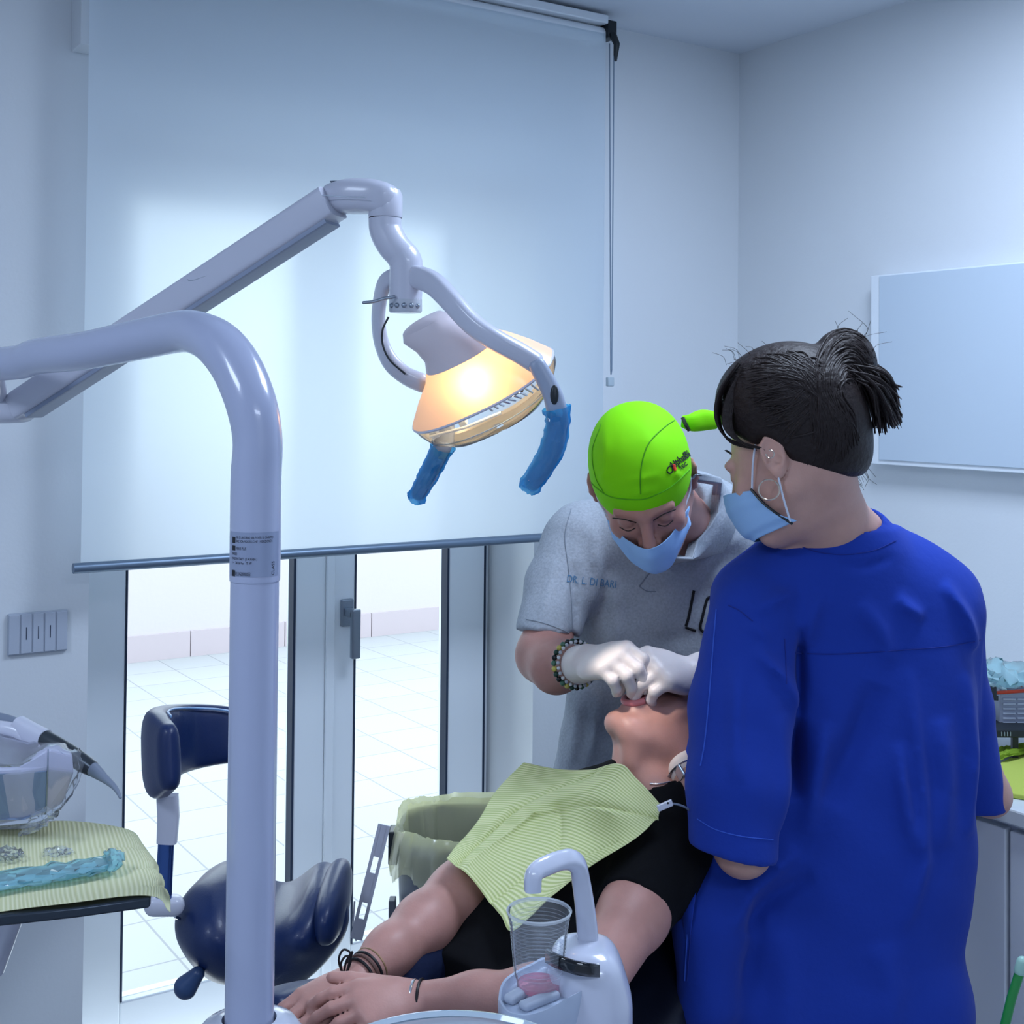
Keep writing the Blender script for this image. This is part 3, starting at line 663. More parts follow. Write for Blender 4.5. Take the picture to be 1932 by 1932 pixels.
# tower
bt = SDF(P(1100, 1850, 1.42)+np.array([-.12, -.1, -.40]), P(1100, 1850, 1.42)+np.array([.14, .16, .1]), .004)
tc_ = P(1108, 1800, 1.46)
for k in range(1):
    bt.ell(tc_+np.array([-.002, 0, -.035]), (.042, .052, .05), k=.0, pw=3.2)
    bt.cap(tc_+np.array([0.004, 0, -.06]), tc_+np.array([.012, 0, -.36]), .044, .066, k=.03)
bt.mesh('tower', M_satin, unit, relax=3)
dm = MB(); cD = P(1095, 1822, 1.46)
def twp(px, py, dd): return P(px, py, dd)
gr = [[twp(px, y0+(y1-y0)*k/3, dd) for k in range(4)] for px, y0, y1, dd in ((1031, 1790, 1815, 1.425), (1046, 1799, 1824, 1.412), (1062, 1806, 1830, 1.404), (1085, 1813, 1838, 1.399), (1108, 1817, 1842, 1.400), (1130, 1819, 1843, 1.408))]
dm.grid(gr).build('display', mat('black_glass', (6, 8, 14), .08, coat=.6), unit, solid=.004)
sp_ = [(1109, 1782, 1.47), (1107, 1745, 1.47), (1102, 1700, 1.47), (1096, 1660, 1.468), (1090, 1633, 1.46), (1076, 1622, 1.45), (1056, 1624, 1.44), (1032, 1633, 1.425), (1013, 1643, 1.415), (1006, 1655, 1.41), (1005, 1680, 1.41)]
q, r_ = crv([P(*p) for p in sp_], [(.0125, .0125), (.0120, .012), (.0112, .0115), (.0106, .011), (.0100, .011), (.0092, .011), (.0085, .0105), (.0085, .0105), (.0088, .0100), (.0092, .0095), (.0092, .0092)], 6)
MB().tube(q, r_, 24, up=(1, 0, 0), power=3.2).build('spout', M_satin, unit)
MB().lathe(P(1109, 1783, 1.47), [(.0135, -.002), (.0135, .002), (.0125, .003)], 24).build('spout_ring', M_white, unit)
# glass bowl
bc = np.array([-.052, 1.190, .911])
MB().lathe(bc, [(.132, .0), (.1355, .004), (.139, .003), (.1395, -.003), (.134, -.008), (.125, -.03), (.10, -.06), (.06, -.075), (.015, -.08)], 64).build('spittoon_bowl', mat('pale_blue_glass', (205, 220, 232), .05, coat=.5, trans=.35, ior=1.3), unit)
MB().lathe(bc, [(.05, -.0755), (.048, -.10), (.06, -.14)], 40).build('bowl_socket', M_white, unit)
# main body below
MB().box((-.03, 1.31, .43), (.44, .24, .64)).build('body', M_satin, unit, bevel=.05, bseg=6)
MB().lathe(vp(0), [(.066, .765), (.067, .785), (.064, .800), (.055, .812), (.040, .819), (.0315, .8205), (.0315, .80)], 48).build('pole_collar', M_satin, unit)
MB().lathe(vp(0), [(.075, .0), (.075, .76), (.066, .768)], 32).build('pole_socket', M_satin, unit)

# cup with pink rinse
cupb = onplane(1016, 1868, TH-.0065); cupb[2] = TH-.0065
cup = thing('plastic_cup', cupb, 'clear ribbed plastic cup with pink rinse at the bottom on the cup stand', 'cup')
prof = [(.0235, .0), (.0240, .002), (.0243, .012)]
for i in range(16):
    z = .016+i*.0036; r0 = .0245+(z/.095)*.0095; prof += [(r0, z), (r0+.0005, z+.0018)]
prof += [(.0343, .080), (.0345, .085)]
ribs_ = [(.0252+(z/.095)*.0095, z) for z in np.linspace(.020, .078, 15)]
M_cup = thinfilm('clear_cup_plastic', (.93, .95, .98, 1), .13, .12, .06)
cw = MB().lathe(cupb, prof, 56); cw.mi = 1
for r_0, z in ribs_: cw.lathe(cupb, [(r_0, z-.0004), (r_0+.0005, z), (r_0, z+.0004)], 56)
cw.build('cup_wall', [M_cup, thinfilm('cup_rib', (.85, .90, .95, 1), .22, .1, .1)], cup)
MB().lathe(cupb, [(.0344, .0845), (.0360, .0855), (.0366, .0875), (.0352, .0890), (.0342, .0875)], 56).build('cup_rim', thinfilm('cup_rim_plastic', (.88, .92, .96, 1), .6, .2, .15), cup)
MB().lathe(cupb, [(.0001, .0045), (.018, .004), (.0232, .0015), (.0235, .0)], 40).build('cup_base', M_cup, cup)
MB().lathe(cupb, [(.0001, .0050), (.0175, .0048), (.0222, .0028), (.0234, .0045), (.0236, .0088), (.0200, .0082), (.0160, .0066), (.0001, .0064)], 48).build('pink_rinse', thinfilm('pink_liquid', (1.0, .62, .72, 1), .40, .05, .1), cup)

# ================================================================ SADDLE STOOL
M_blue = mat('navy_leatherette', (16, 38, 84), .42, bump=.05, bscale=260, coat=.08)
st = P(495, 1740, 2.55)
stool = thing('saddle_stool', (st[0], st[1], 0), 'navy blue saddle stool with curved backrest in front of the terrace door', 'stool')
sd = SDF(st+np.array([-.24, -.24, -.20]), st+np.array([.26, .26, .18]), .005)
sd.ell(P(432, 1722, 2.55), (.088, .17, .088), k=0)
sd.ell(P(585, 1712, 2.55), (.072, .17, .070), k=.04)
sd.ell(P(505, 1760, 2.55), (.125, .15, .085), k=.05)
sd.cap(P(395, 1735, 2.50), P(425, 1795, 2.50), .055, .04, k=.04)
sd.cap(P(595, 1735, 2.50), P(530, 1815, 2.50), .052, .045, k=.05)
sd.ell(P(508, 1690, 2.47), (.055, .30, .035), k=.05, op='s')
sd.mesh('seat', M_blue, stool, relax=3)
sf = SDF(P(632, 1700, 2.50)+np.array([-.06, -.16, -.09]), P(632, 1700, 2.50)+np.array([.06, .18, .09]), .004)
sf.ell(P(630, 1698, 2.53), (.029, .15, .054), k=0, pw=2.5); sf.mesh('seat_flap', M_blue, stool, relax=2)
# backrest band
bp = [(318, 1428, 2.34), (300, 1425, 2.40), (296, 1415, 2.47), (312, 1402, 2.56), (350, 1392, 2.64), (400, 1387, 2.68), (450, 1387, 2.70), (495, 1389, 2.69)]
q, r_ = crv([P(*p) for p in bp], [(.060, .022), (.078, .028), (.078, .028), (.074, .026), (.068, .024), (.062, .022), (.055, .021), (.048, .020)], 7)
MB().tube(q, r_, 28, power=3.2, round_end=True).build('backrest', M_blue, stool)
pip = [c+np.array([0, 0, r[0]*.93]) for c, r in zip(q, r_)]
nin = []
for i, c in enumerate(pip):
    t = q[min(i+1, len(q)-1)]-q[max(i-1, 0)]; n_ = nrm(np.cross([0, 0, 1.], t)); nin.append(c-n_*r_[i][1]*.70 if (n_ @ (P(420, 1400, 2.5)-c)) < 0 else c+n_*r_[i][1]*.70)
MB().tube(nin[6:-3], .0022, 8).build('piping', mat('pale_blue_piping', (120, 160, 205), .3), stool)
MB().tube([P(316, 1500, 2.42), P(318, 1540, 2.42), P(315, 1590, 2.42)], [(.012, .020), (.012, .020), (.012, .0185)], 20, up=(0, 1, 0), power=4).build('post_sleeve', M_white, stool)
MB().tube([P(314, 1585, 2.42), P(310, 1660, 2.42), P(308, 1722, 2.42)], [(.010, .015)]*3, 20, up=(0, 1, 0), power=3).build('post', mat('blue_chrome', (70, 100, 160), .15, .9), stool)
MB().tube([P(290, 1708, 2.42), P(330, 1708, 2.43)], [(.018, .02)]*2, 16, power=3.5, round_end=True).build('post_bracket', M_white, stool)
MB().tube([P(328, 1718, 2.44), P(345, 1712, 2.48), P(400, 1725, 2.52)], .003, 8).build('support_rod', M_chrome, stool)
MB().tube([P(330, 1730, 2.44), P(420, 1765, 2.52)], .003, 8).build('support_rod', M_chrome, stool)
MB().tube(cr([P(405, 1790, 2.44), P(388, 1808, 2.42), P(378, 1832, 2.41)], 5), [.008]*11, 12).build('tilt_lever', M_dark, stool)
pd = SDF(P(360, 1853, 2.40)+np.array([-.05, -.05, -.05]), P(360, 1853, 2.40)+np.array([.05, .05, .05]), .0025)
pd.cap(P(351, 1862, 2.40), P(372, 1838, 2.40), .0225, .014, k=0); pd.mesh('lever_paddle', mat('slate_blue_plastic', (46, 70, 110), .35), stool)
cx_, cy_ = st[0], st[1]
MB().lathe((cx_, cy_, 0), [(.016, .10), (.016, .40), (.027, .40), (.027, .52)], 24).build('gas_lift', M_chrome, stool)
for k in range(5):
    t = 2*PI*k/5+.3; d_ = np.array([math.cos(t), math.sin(t), 0])
    MB().tube([np.array([cx_, cy_, .105])+d_*.02, np.array([cx_, cy_, .085])+d_*.27], [(.018, .022), (.012, .016)], 12, power=3).build('base_leg', M_chrome, stool)
    MB().tube([np.array([cx_, cy_, .028])+d_*.27+np.array([-d_[1], d_[0], 0])*.02, np.array([cx_, cy_, .028])+d_*.27-np.array([-d_[1], d_[0], 0])*.02], .027, 16).build('caster', M_dark, stool)

# ================================================================ WASTE BIN WITH LINER
bn = P(880, 1600, 2.78)
binr = thing('waste_bin', (bn[0], bn[1], 0), 'grey waste bin with yellow translucent liner and white slotted strap by the door', 'bin')
M_bin = mat('grey_bin', (116, 122, 134), .5)
HB = .625
def bring(cx, cy, z, a, b, n=44, pw=3.4):
    out = []
    for j in range(n):
        t = 2*PI*j/n; c_, s_ = math.cos(t), math.sin(t)
        out.append(np.array([cx+a*math.copysign(abs(c_)**(2/pw), c_), cy+b*math.copysign(abs(s_)**(2/pw), s_), z]))
    return out
bcx, bcy = bn[0]+.025, bn[1]+.0
lb = MB(); lb.loft([bring(bcx, bcy, 0.0, .145, .125), bring(bcx, bcy, .02, .150, .130), bring(bcx, bcy, HB-.01, .172, .150), bring(bcx, bcy, HB-.01, .165, .143), bring(bcx, bcy, .05, .142, .122)], cap=True); lb.build('bin_body', M_bin, binr)
xl = bcx-.172
MB().box((xl-.004, bcy-.09, HB-.17), (.014, .03, .075)).build('hinge', M_bin, binr, smooth=False, bevel=.002)
MB().box((xl-.006, bcy-.05, HB-.035), (.02, .05, .07)).build('hinge', M_dark, binr, smooth=False, bevel=.003)
M_liner = bpy.data.materials.new('bin_liner'); M_liner.use_nodes = True; nt = M_liner.node_tree; nt.nodes.clear()
out = nt.nodes.new('ShaderNodeOutputMaterial'); tr = nt.nodes.new('ShaderNodeBsdfTransparent'); tr.inputs[0].default_value = (.98, .98, .84, 1)
df = nt.nodes.new('ShaderNodeBsdfDiffuse'); df.inputs[0].default_value = (.98, .98, .74, 1); tl = nt.nodes.new('ShaderNodeBsdfTranslucent'); tl.inputs[0].default_value = (.98, .98, .58, 1)
gl = nt.nodes.new('ShaderNodeBsdfGlossy'); gl.inputs['Roughness'].default_value = .18
m1 = nt.nodes.new('ShaderNodeMixShader'); nt.links.new(df.outputs[0], m1.inputs[1]); nt.links.new(tl.outputs[0], m1.inputs[2]); m2 = nt.nodes.new('ShaderNodeMixShader'); m2.inputs[0].default_value = .62; nt.links.new(tr.outputs[0], m2.inputs[1]); nt.links.new(m1.outputs[0], m2.inputs[2])
m3 = nt.nodes.new('ShaderNodeMixShader'); m3.inputs[0].default_value = .12; nt.links.new(m2.outputs[0], m3.inputs[1]); nt.links.new(gl.outputs[0], m3.inputs[2]); nt.links.new(m3.outputs[0], out.inputs[0])
rl = np.random.RandomState(11); n = 120; rings = []
def lring(z, a, b, jit, zj):
    base = bring(bcx, bcy, z, a, b, n); o = []
    for j, p in enumerate(base):
        t = 2*PI*j/n; w_ = math.sin(t*7+1)*.5+math.sin(t*13+2)*.35+math.sin(t*23)*.25
        d = nrm(p-np.array([bcx, bcy, z])); o.append(p+d*jit*w_*.8+np.array([0, 0, zj*(math.sin(t*5+.5)+.6*math.sin(t*11+2.2))+rl.normal()*.001]))
    return o
rings = [lring(HB-.085, .186, .163, .010, .010), lring(HB-.06, .188, .166, .007, .006), lring(HB-.03, .184, .162, .007, .004), lring(HB-.005, .180, .158, .006, .004), lring(HB+.012, .173, .152, .004, .004), lring(HB+.005, .160, .138, .004, .003), lring(HB-.04, .156, .134, .010, .003), lring(HB-.10, .150, .128, .012, .003), lring(HB-.22, .14, .12, .012, .002), lring(HB-.40, .13, .11, .01, 0)]
lm = MB(); lm.loft(rings, cap=False)
for k in range(len(lm.v)): lm.v[k] = tuple(np.array(lm.v[k])+rl.normal(size=3)*.0012)
lm.build('liner', M_liner, binr, auto=30)
sA, sB = P(725, 1556, 2.60), P(672, 1772, 2.60); dv = nrm(sB-sA); LN = np.linalg.norm(sB-sA); wv = nrm(np.cross(dv, [0, 1., 0])); hw = .0125
sm = MB()
def bar(t0, t1, u0, u1): sm.box(sA+dv*(t0+t1)/2*LN+wv*(u0+u1)/2, (abs(t1-t0)*LN, .003, abs(u1-u0)), (dv, (0, 1, 0), wv))
bar(0, 1, -hw, -hw*.45); bar(0, 1, hw*.45, hw)
for t0, t1 in ((0, .28), (.42, .68), (.82, 1)): bar(t0, t1, -hw*.5, hw*.5)
sm.build('slotted_strap', M_white, binr, smooth=False)
MB().tube([P(669, 1700, 2.60), P(666, 1745, 2.60), P(672, 1775, 2.60)], .0018, 8).build('strap_wire', M_white, binr)

# ================================================================ TRAY, CONSOLE AND INSTRUMENTS (lower left)
TR = .985
tp = [onplane(*p, TR) for p in ((-120, 1585), (40, 1562), (222, 1566), (246, 1580), (286, 1668), (284, 1694), (150, 1712), (-150, 1745))]
tp = [np.array(p) for p in tp]
con = thing('instrument_console', P(20, 1480, 1.62), 'film-wrapped pale instrument console on its arm above the tray', 'dental console')
tray = thing('instrument_tray', np.mean(tp, 0), 'flat dark-edged instrument tray covered with yellow paper at lower left', 'tray')
mb = MB(); cen = np.mean(tp, 0)
mb.loft([[cen+(p-cen)*.985-np.array([0, 0, .012]) for p in tp], [p-np.array([0, 0, .008]) for p in tp], [p for p in tp]], cap=True); mb.build('tray_plate', mat('dark_steel', (60, 68, 78), .3, .7), tray, auto=50, bevel=.002)
MB().tube([cen+np.array([-.05, .02, -.012]), cen+np.array([-.10, .05, -.14]), cen+np.array([-.25, .1, -.16])], .015, 16).build('tray_arm', M_white, tray)
def paper_mat(name, c1, c2, freq, axis=1, lines=0.35):
    m = bpy.data.materials.new(name); m.use_nodes = True; nt = m.node_tree; nt.nodes.clear()
    out = nt.nodes.new('ShaderNodeOutputMaterial'); uv = nt.nodes.new('ShaderNodeUVMap'); sep = nt.nodes.new('ShaderNodeSeparateXYZ'); nt.links.new(uv.outputs[0], sep.inputs[0])
    mul = nt.nodes.new('ShaderNodeMath'); mul.operation = 'MULTIPLY'; mul.inputs[1].default_value = freq; nt.links.new(sep.outputs[axis], mul.inputs[0])
    sn = nt.nodes.new('ShaderNodeMath'); sn.operation = 'SINE'; nt.links.new(mul.outputs[0], sn.inputs[0])
    mr = nt.nodes.new('ShaderNodeMapRange'); mr.inputs[1].default_value = -1; nt.links.new(sn.outputs[0], mr.inputs[0])
    bp = nt.nodes.new('ShaderNodeBump'); bp.inputs['Strength'].default_value = .55; bp.inputs['Distance'].default_value = .0015; nt.links.new(mr.outputs[0], bp.inputs['Height'])
    mx = nt.nodes.new('ShaderNodeMix'); mx.data_type = 'RGBA'; mx.inputs[6].default_value = c2; mx.inputs[7].default_value = c1; nt.links.new(mr.outputs[0], mx.inputs[0])
    df = nt.nodes.new('ShaderNodeBsdfDiffuse'); tl = nt.nodes.new('ShaderNodeBsdfTranslucent'); nt.links.new(mx.outputs[2], df.inputs[0]); nt.links.new(mx.outputs[2], tl.inputs[0]); nt.links.new(bp.outputs[0], df.inputs['Normal'])
    a = nt.nodes.new('ShaderNodeMixShader'); a.inputs[0].default_value = .22; nt.links.new(df.outputs[0], a.inputs[1]); nt.links.new(tl.outputs[0], a.inputs[2]); nt.links.new(a.outputs[0], out.inputs[0]); return m
def sheet(name, ctrl, m, parent, nu=60, nv=60, wr=.0012, seed=0, folds=(), solid=.0006):
    """ctrl: rows of points; smooth surface through them, with uv"""
    rows = [cr(r, max(1, nu//(len(r)-1))) for r in ctrl]; cols = list(zip(*rows)); cols = [cr(list(c), max(1, nv//(len(c)-1))) for c in cols]
    A = np.array(cols); n, mm = A.shape[:2]; r = np.random.RandomState(seed)
    du = np.gradient(A, axis=0); dv_ = np.gradient(A, axis=1); N = np.cross(du, dv_); N /= np.linalg.norm(N, axis=2, keepdims=True)+1e-9
    U, V = np.meshgrid(np.linspace(0, 1, n), np.linspace(0, 1, mm), indexing='ij'); dsp = np.zeros((n, mm))
    for i in range(7):
        a, b, ph = r.normal()*9, r.normal()*9, r.rand()*6; dsp += wr*.5*np.sin(a*U+b*V+ph)
    for (u0, v0, u1, v1, wd, am) in folds:
        d = np.array([u1-u0, v1-v0]); L2 = d @ d; t = np.clip(((U-u0)*d[0]+(V-v0)*d[1])/L2, 0, 1)
        ds = np.sqrt((U-u0-t*d[0])**2+(V-v0-t*d[1])**2); dsp += am*np.exp(-(ds/wd))
    A = A+N*dsp[..., None]
    mb = MB(); mb.grid([list(q_) for q_ in A]); o = mb.build(name, m, parent, solid=solid, auto=60)
    uvl = o.data.uv_layers.new(name='UVMap'); 
    for lp_ in o.data.loops:
        k = lp_.vertex_index; uvl.data[lp_.index].uv = (U.flat[k], V.flat[k])
    return o, A
M_pap = paper_mat('yellow_crepe_paper', rgb(246, 246, 210), rgb(222, 224, 178), 2*PI*62, 0)
H1 = TR+.004
row0 = [onplane(-130, 1572, H1), onplane(0, 1556, H1), onplane(110, 1550, H1), onplane(238, 1564, H1-.002), onplane(268, 1594, H1-.010)]
row1 = [onplane(-140, 1610, H1), onplane(0, 1600, H1+.001), onplane(115, 1595, H1+.001), onplane(255, 1598, H1), onplane(292, 1622, H1-.010)]
row2 = [onplane(-150, 1655, H1), onplane(0, 1648, H1+.001), onplane(120, 1640, H1), onplane(272, 1636, H1), onplane(308, 1652, H1-.008)]
row3 = [onplane(-160, 1710, H1), onplane(0, 1695, H1+.001), onplane(125, 1684, H1+.001), onplane(284, 1668, H1), onplane(320, 1690, H1-.018)]
row4 = [onplane(-170, 1745, H1), onplane(0, 1719, H1-.002), onplane(130, 1703, H1+.002), onplane(284, 1690, H1-.002), P(323, 1718, 1.36)]
pp, _ = sheet('paper_liner', [row0, row1, row2, row3, row4], M_pap, None, 60, 60, .0010, 3, folds=((.62, .25, .95, .18, .02, .004), (.7, .5, 1, .42, .02, .005), (.42, .1, .47, .6, .02, .003), (.75, .75, 1, .62, .02, .004), (0, .5, .6, .45, .02, .002)))
props(pp, 'ribbed yellow paper sheet lying over the instrument tray', 'paper')
# sterilisation pouch on the paper
po_ = thing('sterilisation_pouch', onplane(90, 1655, H1+.004), 'opened pale blue sterilisation pouch with steel instruments on the yellow tray paper', 'pouch')
M_pch = thinfilm('blue_pouch_film', (.60, .88, .95, 1), .50, .15, .12)
H2 = H1+.006
def crumpled(name, A, m, parent, amp, seed, solid=.0005, auto=20):
    r = np.random.RandomState(seed); A = [cr(q_, 5) for q_ in A]; A = list(zip(*A)); A = [cr(list(q_), 5) for q_ in A]
    mb = MB(); mb.grid([[p+r.normal(size=3)*amp for p in q_] for q_ in A]); return mb.build(name, m, parent, auto=auto, solid=solid)
crumpled('pouch_film', [[onplane(-60, 1650, H2+.004), onplane(0, 1644, H2+.006), onplane(80, 1632, H2+.006), onplane(150, 1622, H2+.007), onplane(200, 1612, H2+.008)],
   [onplane(-60, 1670, H2+.008), onplane(0, 1662, H2+.009), onplane(80, 1652, H2+.009), onplane(150, 1641, H2+.009), onplane(210, 1630, H2+.007)],
   [onplane(-60, 1690, H2+.002), onplane(0, 1680, H2+.002), onplane(80, 1668, H2+.002), onplane(150, 1656, H2+.002), onplane(205, 1642, H2+.002)]], M_pch, po_, .0013, 5)
crumpled('pouch_flap', [[onplane(196, 1606, H2+.010), onplane(212, 1600, H2+.020), onplane(236, 1610, H2+.012)], [onplane(200, 1625, H2+.006), onplane(214, 1622, H2+.014), onplane(232, 1628, H2+.008)], [onplane(198, 1643, H2+.001), onplane(208, 1644, H2+.004), onplane(222, 1642, H2+.003)]], M_pch, po_, .0008, 6)
for a, b, c, d in ((-60, 1676, 196, 1634), (-60, 1684, 190, 1641), (0, 1664, 185, 1630)):
    MB().tube([onplane(a, b, H2+.004), onplane(c, d, H2+.004)], .0022, 8, round_end=True).build('steel_instrument', M_chrome, po_)
sc1 = thing('film_scrap', onplane(20, 1620, H1), 'crumpled clear film scrap on the tray paper under the console', 'plastic film')
M_film = thinfilm('clear_wrap_film', (.95, .97, 1, 1), .10, .22, .05)
crumpled('crumpled_film', [[onplane(-10, 1603, H1+.002), onplane(15, 1597, H1+.012), onplane(42, 1604, H1+.003)], [onplane(-12, 1612, H1+.010), onplane(14, 1610, H1+.016), onplane(44, 1612, H1+.008)], [onplane(-10, 1622, H1+.002), onplane(14, 1622, H1+.006), onplane(40, 1620, H1+.002)]], M_film, sc1, .002, 9)
em = thing('torn_film_piece', onplane(110, 1608, H1+.002), 'small clear torn film corner lying on the yellow paper beside the pouch', 'plastic film')
crumpled('torn_film', [[onplane(84, 1600, H1+.003), onplane(108, 1596, H1+.007), onplane(130, 1600, H1+.003)], [onplane(82, 1608, H1+.004), onplane(110, 1606, H1+.008), onplane(138, 1608, H1+.003)], [onplane(86, 1615, H1+.003), onplane(112, 1614, H1+.004), onplane(130, 1613, H1+.003)]], M_film, em, .0012, 12)
# console: faceted body
dC = 1.62
top = [(-90, 1384, 1.70), (0, 1384, 1.70), (60, 1398, 1.69), (118, 1404, 1.66), (136, 1420, 1.63)]
fr0 = [(-90, 1446, 1.56), (0, 1446, 1.56), (40, 1443, 1.56), (91, 1412, 1.57), (136, 1424, 1.60)]
fr1 = [(-90, 1459, 1.555), (0, 1459, 1.555), (40, 1457, 1.555), (90, 1452, 1.565), (141, 1458, 1.60)]
fr2 = [(-90, 1552, 1.60), (0, 1550, 1.60), (45, 1547, 1.60), (86, 1535, 1.61), (118, 1515, 1.63)]
bk2 = [(-90, 1560, 1.74), (0, 1555, 1.74), (45, 1545, 1.74), (90, 1530, 1.74), (122, 1505, 1.72)]
bk1 = [(-90, 1400, 1.76), (0, 1400, 1.76), (60, 1408, 1.76), (118, 1412, 1.74), (132, 1422, 1.70)]
R_ = [PP(x) for x in (top, fr0, fr1, fr2, bk2, bk1)]
mb = MB(); mb.loft([list(x) for x in zip(*R_)], cap=True); mb.build('console_body', mat('blush_white_plastic', (196, 190, 206), .35), con, smooth=False, bevel=.003)
MB().tube([P(91, 1413, 1.568), P(90, 1452, 1.562), P(87, 1534, 1.607)], .0009, 6).build('seam', M_alu, con)
lo_ = PP([(-90, 1462, 1.553), (0, 1461, 1.553), (88, 1455, 1.563), (86, 1532, 1.605), (45, 1545, 1.596), (0, 1548, 1.596), (-90, 1550, 1.596)])
MB().prism(lo_, (0, .012, 0)).build('lower_panel', mat('blue_grey_plastic', (128, 146, 176), .4), con, smooth=False, bevel=.002)
MB().tube([P(-60, 1545, 1.68), P(-120, 1600, 1.8), P(-300, 1700, 1.9)], .02, 16).build('console_arm', M_white, con)
film_rows = [[p+np.array([0, -.004, .004]) for p in PP(x)] for x in (top, fr0, fr1, fr2)]
for r0 in film_rows: r0.append(r0[-1]+np.array([.004, .02, -.004]))
film_rows.append([P(-90, 1568, 1.58), P(0, 1566, 1.58), P(60, 1560, 1.575), P(96, 1548, 1.575), P(108, 1540, 1.58), P(104, 1530, 1.6)])
crumpled('film_wrap', film_rows, M_film, con, .0009, 21, auto=60)
crumpled('film_tail', [[P(60, 1535, 1.56), P(80, 1525, 1.565), P(104, 1530, 1.58)], [P(50, 1555, 1.545), P(76, 1550, 1.55), P(100, 1546, 1.56)], [P(30, 1575, 1.54), P(58, 1572, 1.53), P(78, 1560, 1.55)]], M_film, con, .002, 22, auto=40)
# hand instrument lying across the console
hp = thing('air_water_syringe', P(130, 1430, 1.63), 'grey air and water syringe with curved tip resting across the console', 'dental instrument')
M_grey = mat('instrument_grey', (120, 130, 148), .4); M_slate = mat('slate_metal', (66, 72, 78), .3, .5)
MB().tube(cr([P(-60, 1352, 1.72), P(-10, 1355, 1.71), P(20, 1362, 1.70), P(35, 1370, 1.69)], 5), .008, 14).build('hose', M_grey, hp)
MB().tube([P(33, 1368, 1.69), P(58, 1384, 1.68), P(84, 1396, 1.67)], [(.0125, .011), (.0135, .012), (.0130, .012)], 18, power=3).build('holder', M_white, hp)
MB().tube([P(84, 1394, 1.67), P(112, 1409, 1.655), P(142, 1427, 1.645)], [.0115, .011, .0105], 18).build('barrel', M_slate, hp)
MB().tube([P(142, 1430, 1.645), P(160, 1442, 1.638), P(175, 1451, 1.632)], [.0118, .0112, .0095], 18).build('collar', M_slate, hp)
q, r_ = crv([P(172, 1449, 1.633), P(184, 1458, 1.63), P(200, 1471, 1.625), P(214, 1483, 1.62), P(222, 1494, 1.615), P(227, 1505, 1.61)], [.0095, .0078, .0052, .0038, .0028, .0018], 5)
MB().tube(q, r_, 14, round_end=True).build('curved_tip', M_grey, hp)
hs2 = thing('suction_handpiece', P(20, 1380, 1.68), 'pale suction handpiece lying behind the syringe on the console', 'dental instrument')
MB().tube(cr([P(-60, 1370, 1.70), P(0, 1374, 1.69), P(30, 1380, 1.685), P(56, 1395, 1.68)], 5), [(.010, .010)]*16, 14, round_end=True).build('handpiece_body', M_white, hs2)
MB().tube([P(-60, 1372, 1.70), P(-90, 1378, 1.70)], .006, 12).build('hose', M_grey, hs2)

# ================================================================ DENTAL CHAIR
bodyax = nrm(np.array([-.285, -.32, 0])); sideax = np.array([-bodyax[1], bodyax[0], 0])
if sideax[1] > 0: sideax = -sideax
nk0 = P(1225, 1500, 2.16); pv0 = P(905, 1860, 1.86)
M_chair_shade = mat('shaded_navy_upholstery', (12, 18, 36), .45, bump=.05, bscale=200)  # navy upholstery with the dim light around the chair painted into its colour
chair = thing('dental_chair', (pv0[0]+.1, pv0[1]+.1, 0), 'navy reclining dental chair beneath the lying patient', 'dental chair')
up_ = nrm(np.cross(nk0-pv0, sideax)); up_ = up_ if up_[2] > 0 else -up_
q, r_ = crv([pv0-up_*.19+nrm(nk0-pv0)*-.02+sideax*.03, (pv0+nk0)/2-up_*.195+sideax*.04, nk0-up_*.16+sideax*.04, nk0-up_*.15+nrm(nk0-pv0)*.05+sideax*.04], [(.03, .13), (.03, .13), (.03, .13), (.02, .11)], 5)
MB().tube(q, r_, 28, up=up_, power=4, round_end=True).build('backrest', M_chair_shade, chair)
seat0 = pv0-up_*.17; ft = np.array([-.62, 1.52, .50])
q, r_ = crv([seat0, seat0*.5+ft*.5+np.array([0, 0, -.02]), ft], [(.045, .22), (.045, .16), (.04, .15)], 5)
MB().tube(q, r_, 28, up=(0, 0, 1), power=4, round_end=True).build('seat', M_chair_shade, chair)
MB().box((pv0[0]+.05, pv0[1]+.05, .22), (.26, .26, .42)).build('pedestal', M_satin, chair, bevel=.04, bseg=4)
MB().box((pv0[0]+.0, pv0[1]+.0, .03), (.6, .5, .05)).build('base_plate', M_satin, chair, bevel=.02, bseg=3)
q, r_ = crv([P(515, 1893, 2.02), P(560, 1880, 2.06), P(612, 1872, 2.1), P(700, 1865, 2.14)], [(.018, .03)]*4, 5)
MB().tube(q, r_, 20, up=(0, 0, 1), power=3, round_end=True).build('arm_pad', M_blue, chair)
q, r_ = crv([P(745, 1862, 1.98), P(800, 1806, 2.05), P(850, 1768, 2.10), P(900, 1755, 2.16)], [(.02, .03), (.022, .03), (.022, .03), (.02, .03)], 5)
MB().tube(q, r_, 20, up=(0, 0, 1), power=3, round_end=True).build('arm_pad', M_blue, chair)
MB().tube([P(1180, 1430, 2.20)+np.array([.16, .1, -.16]), P(1180, 1430, 2.2)+np.array([.30, .2, -.12])], [(.03, .11), (.03, .10)], 20, up=(0, 0, 1), power=3, round_end=True).build('headrest', M_chair_shade, chair)

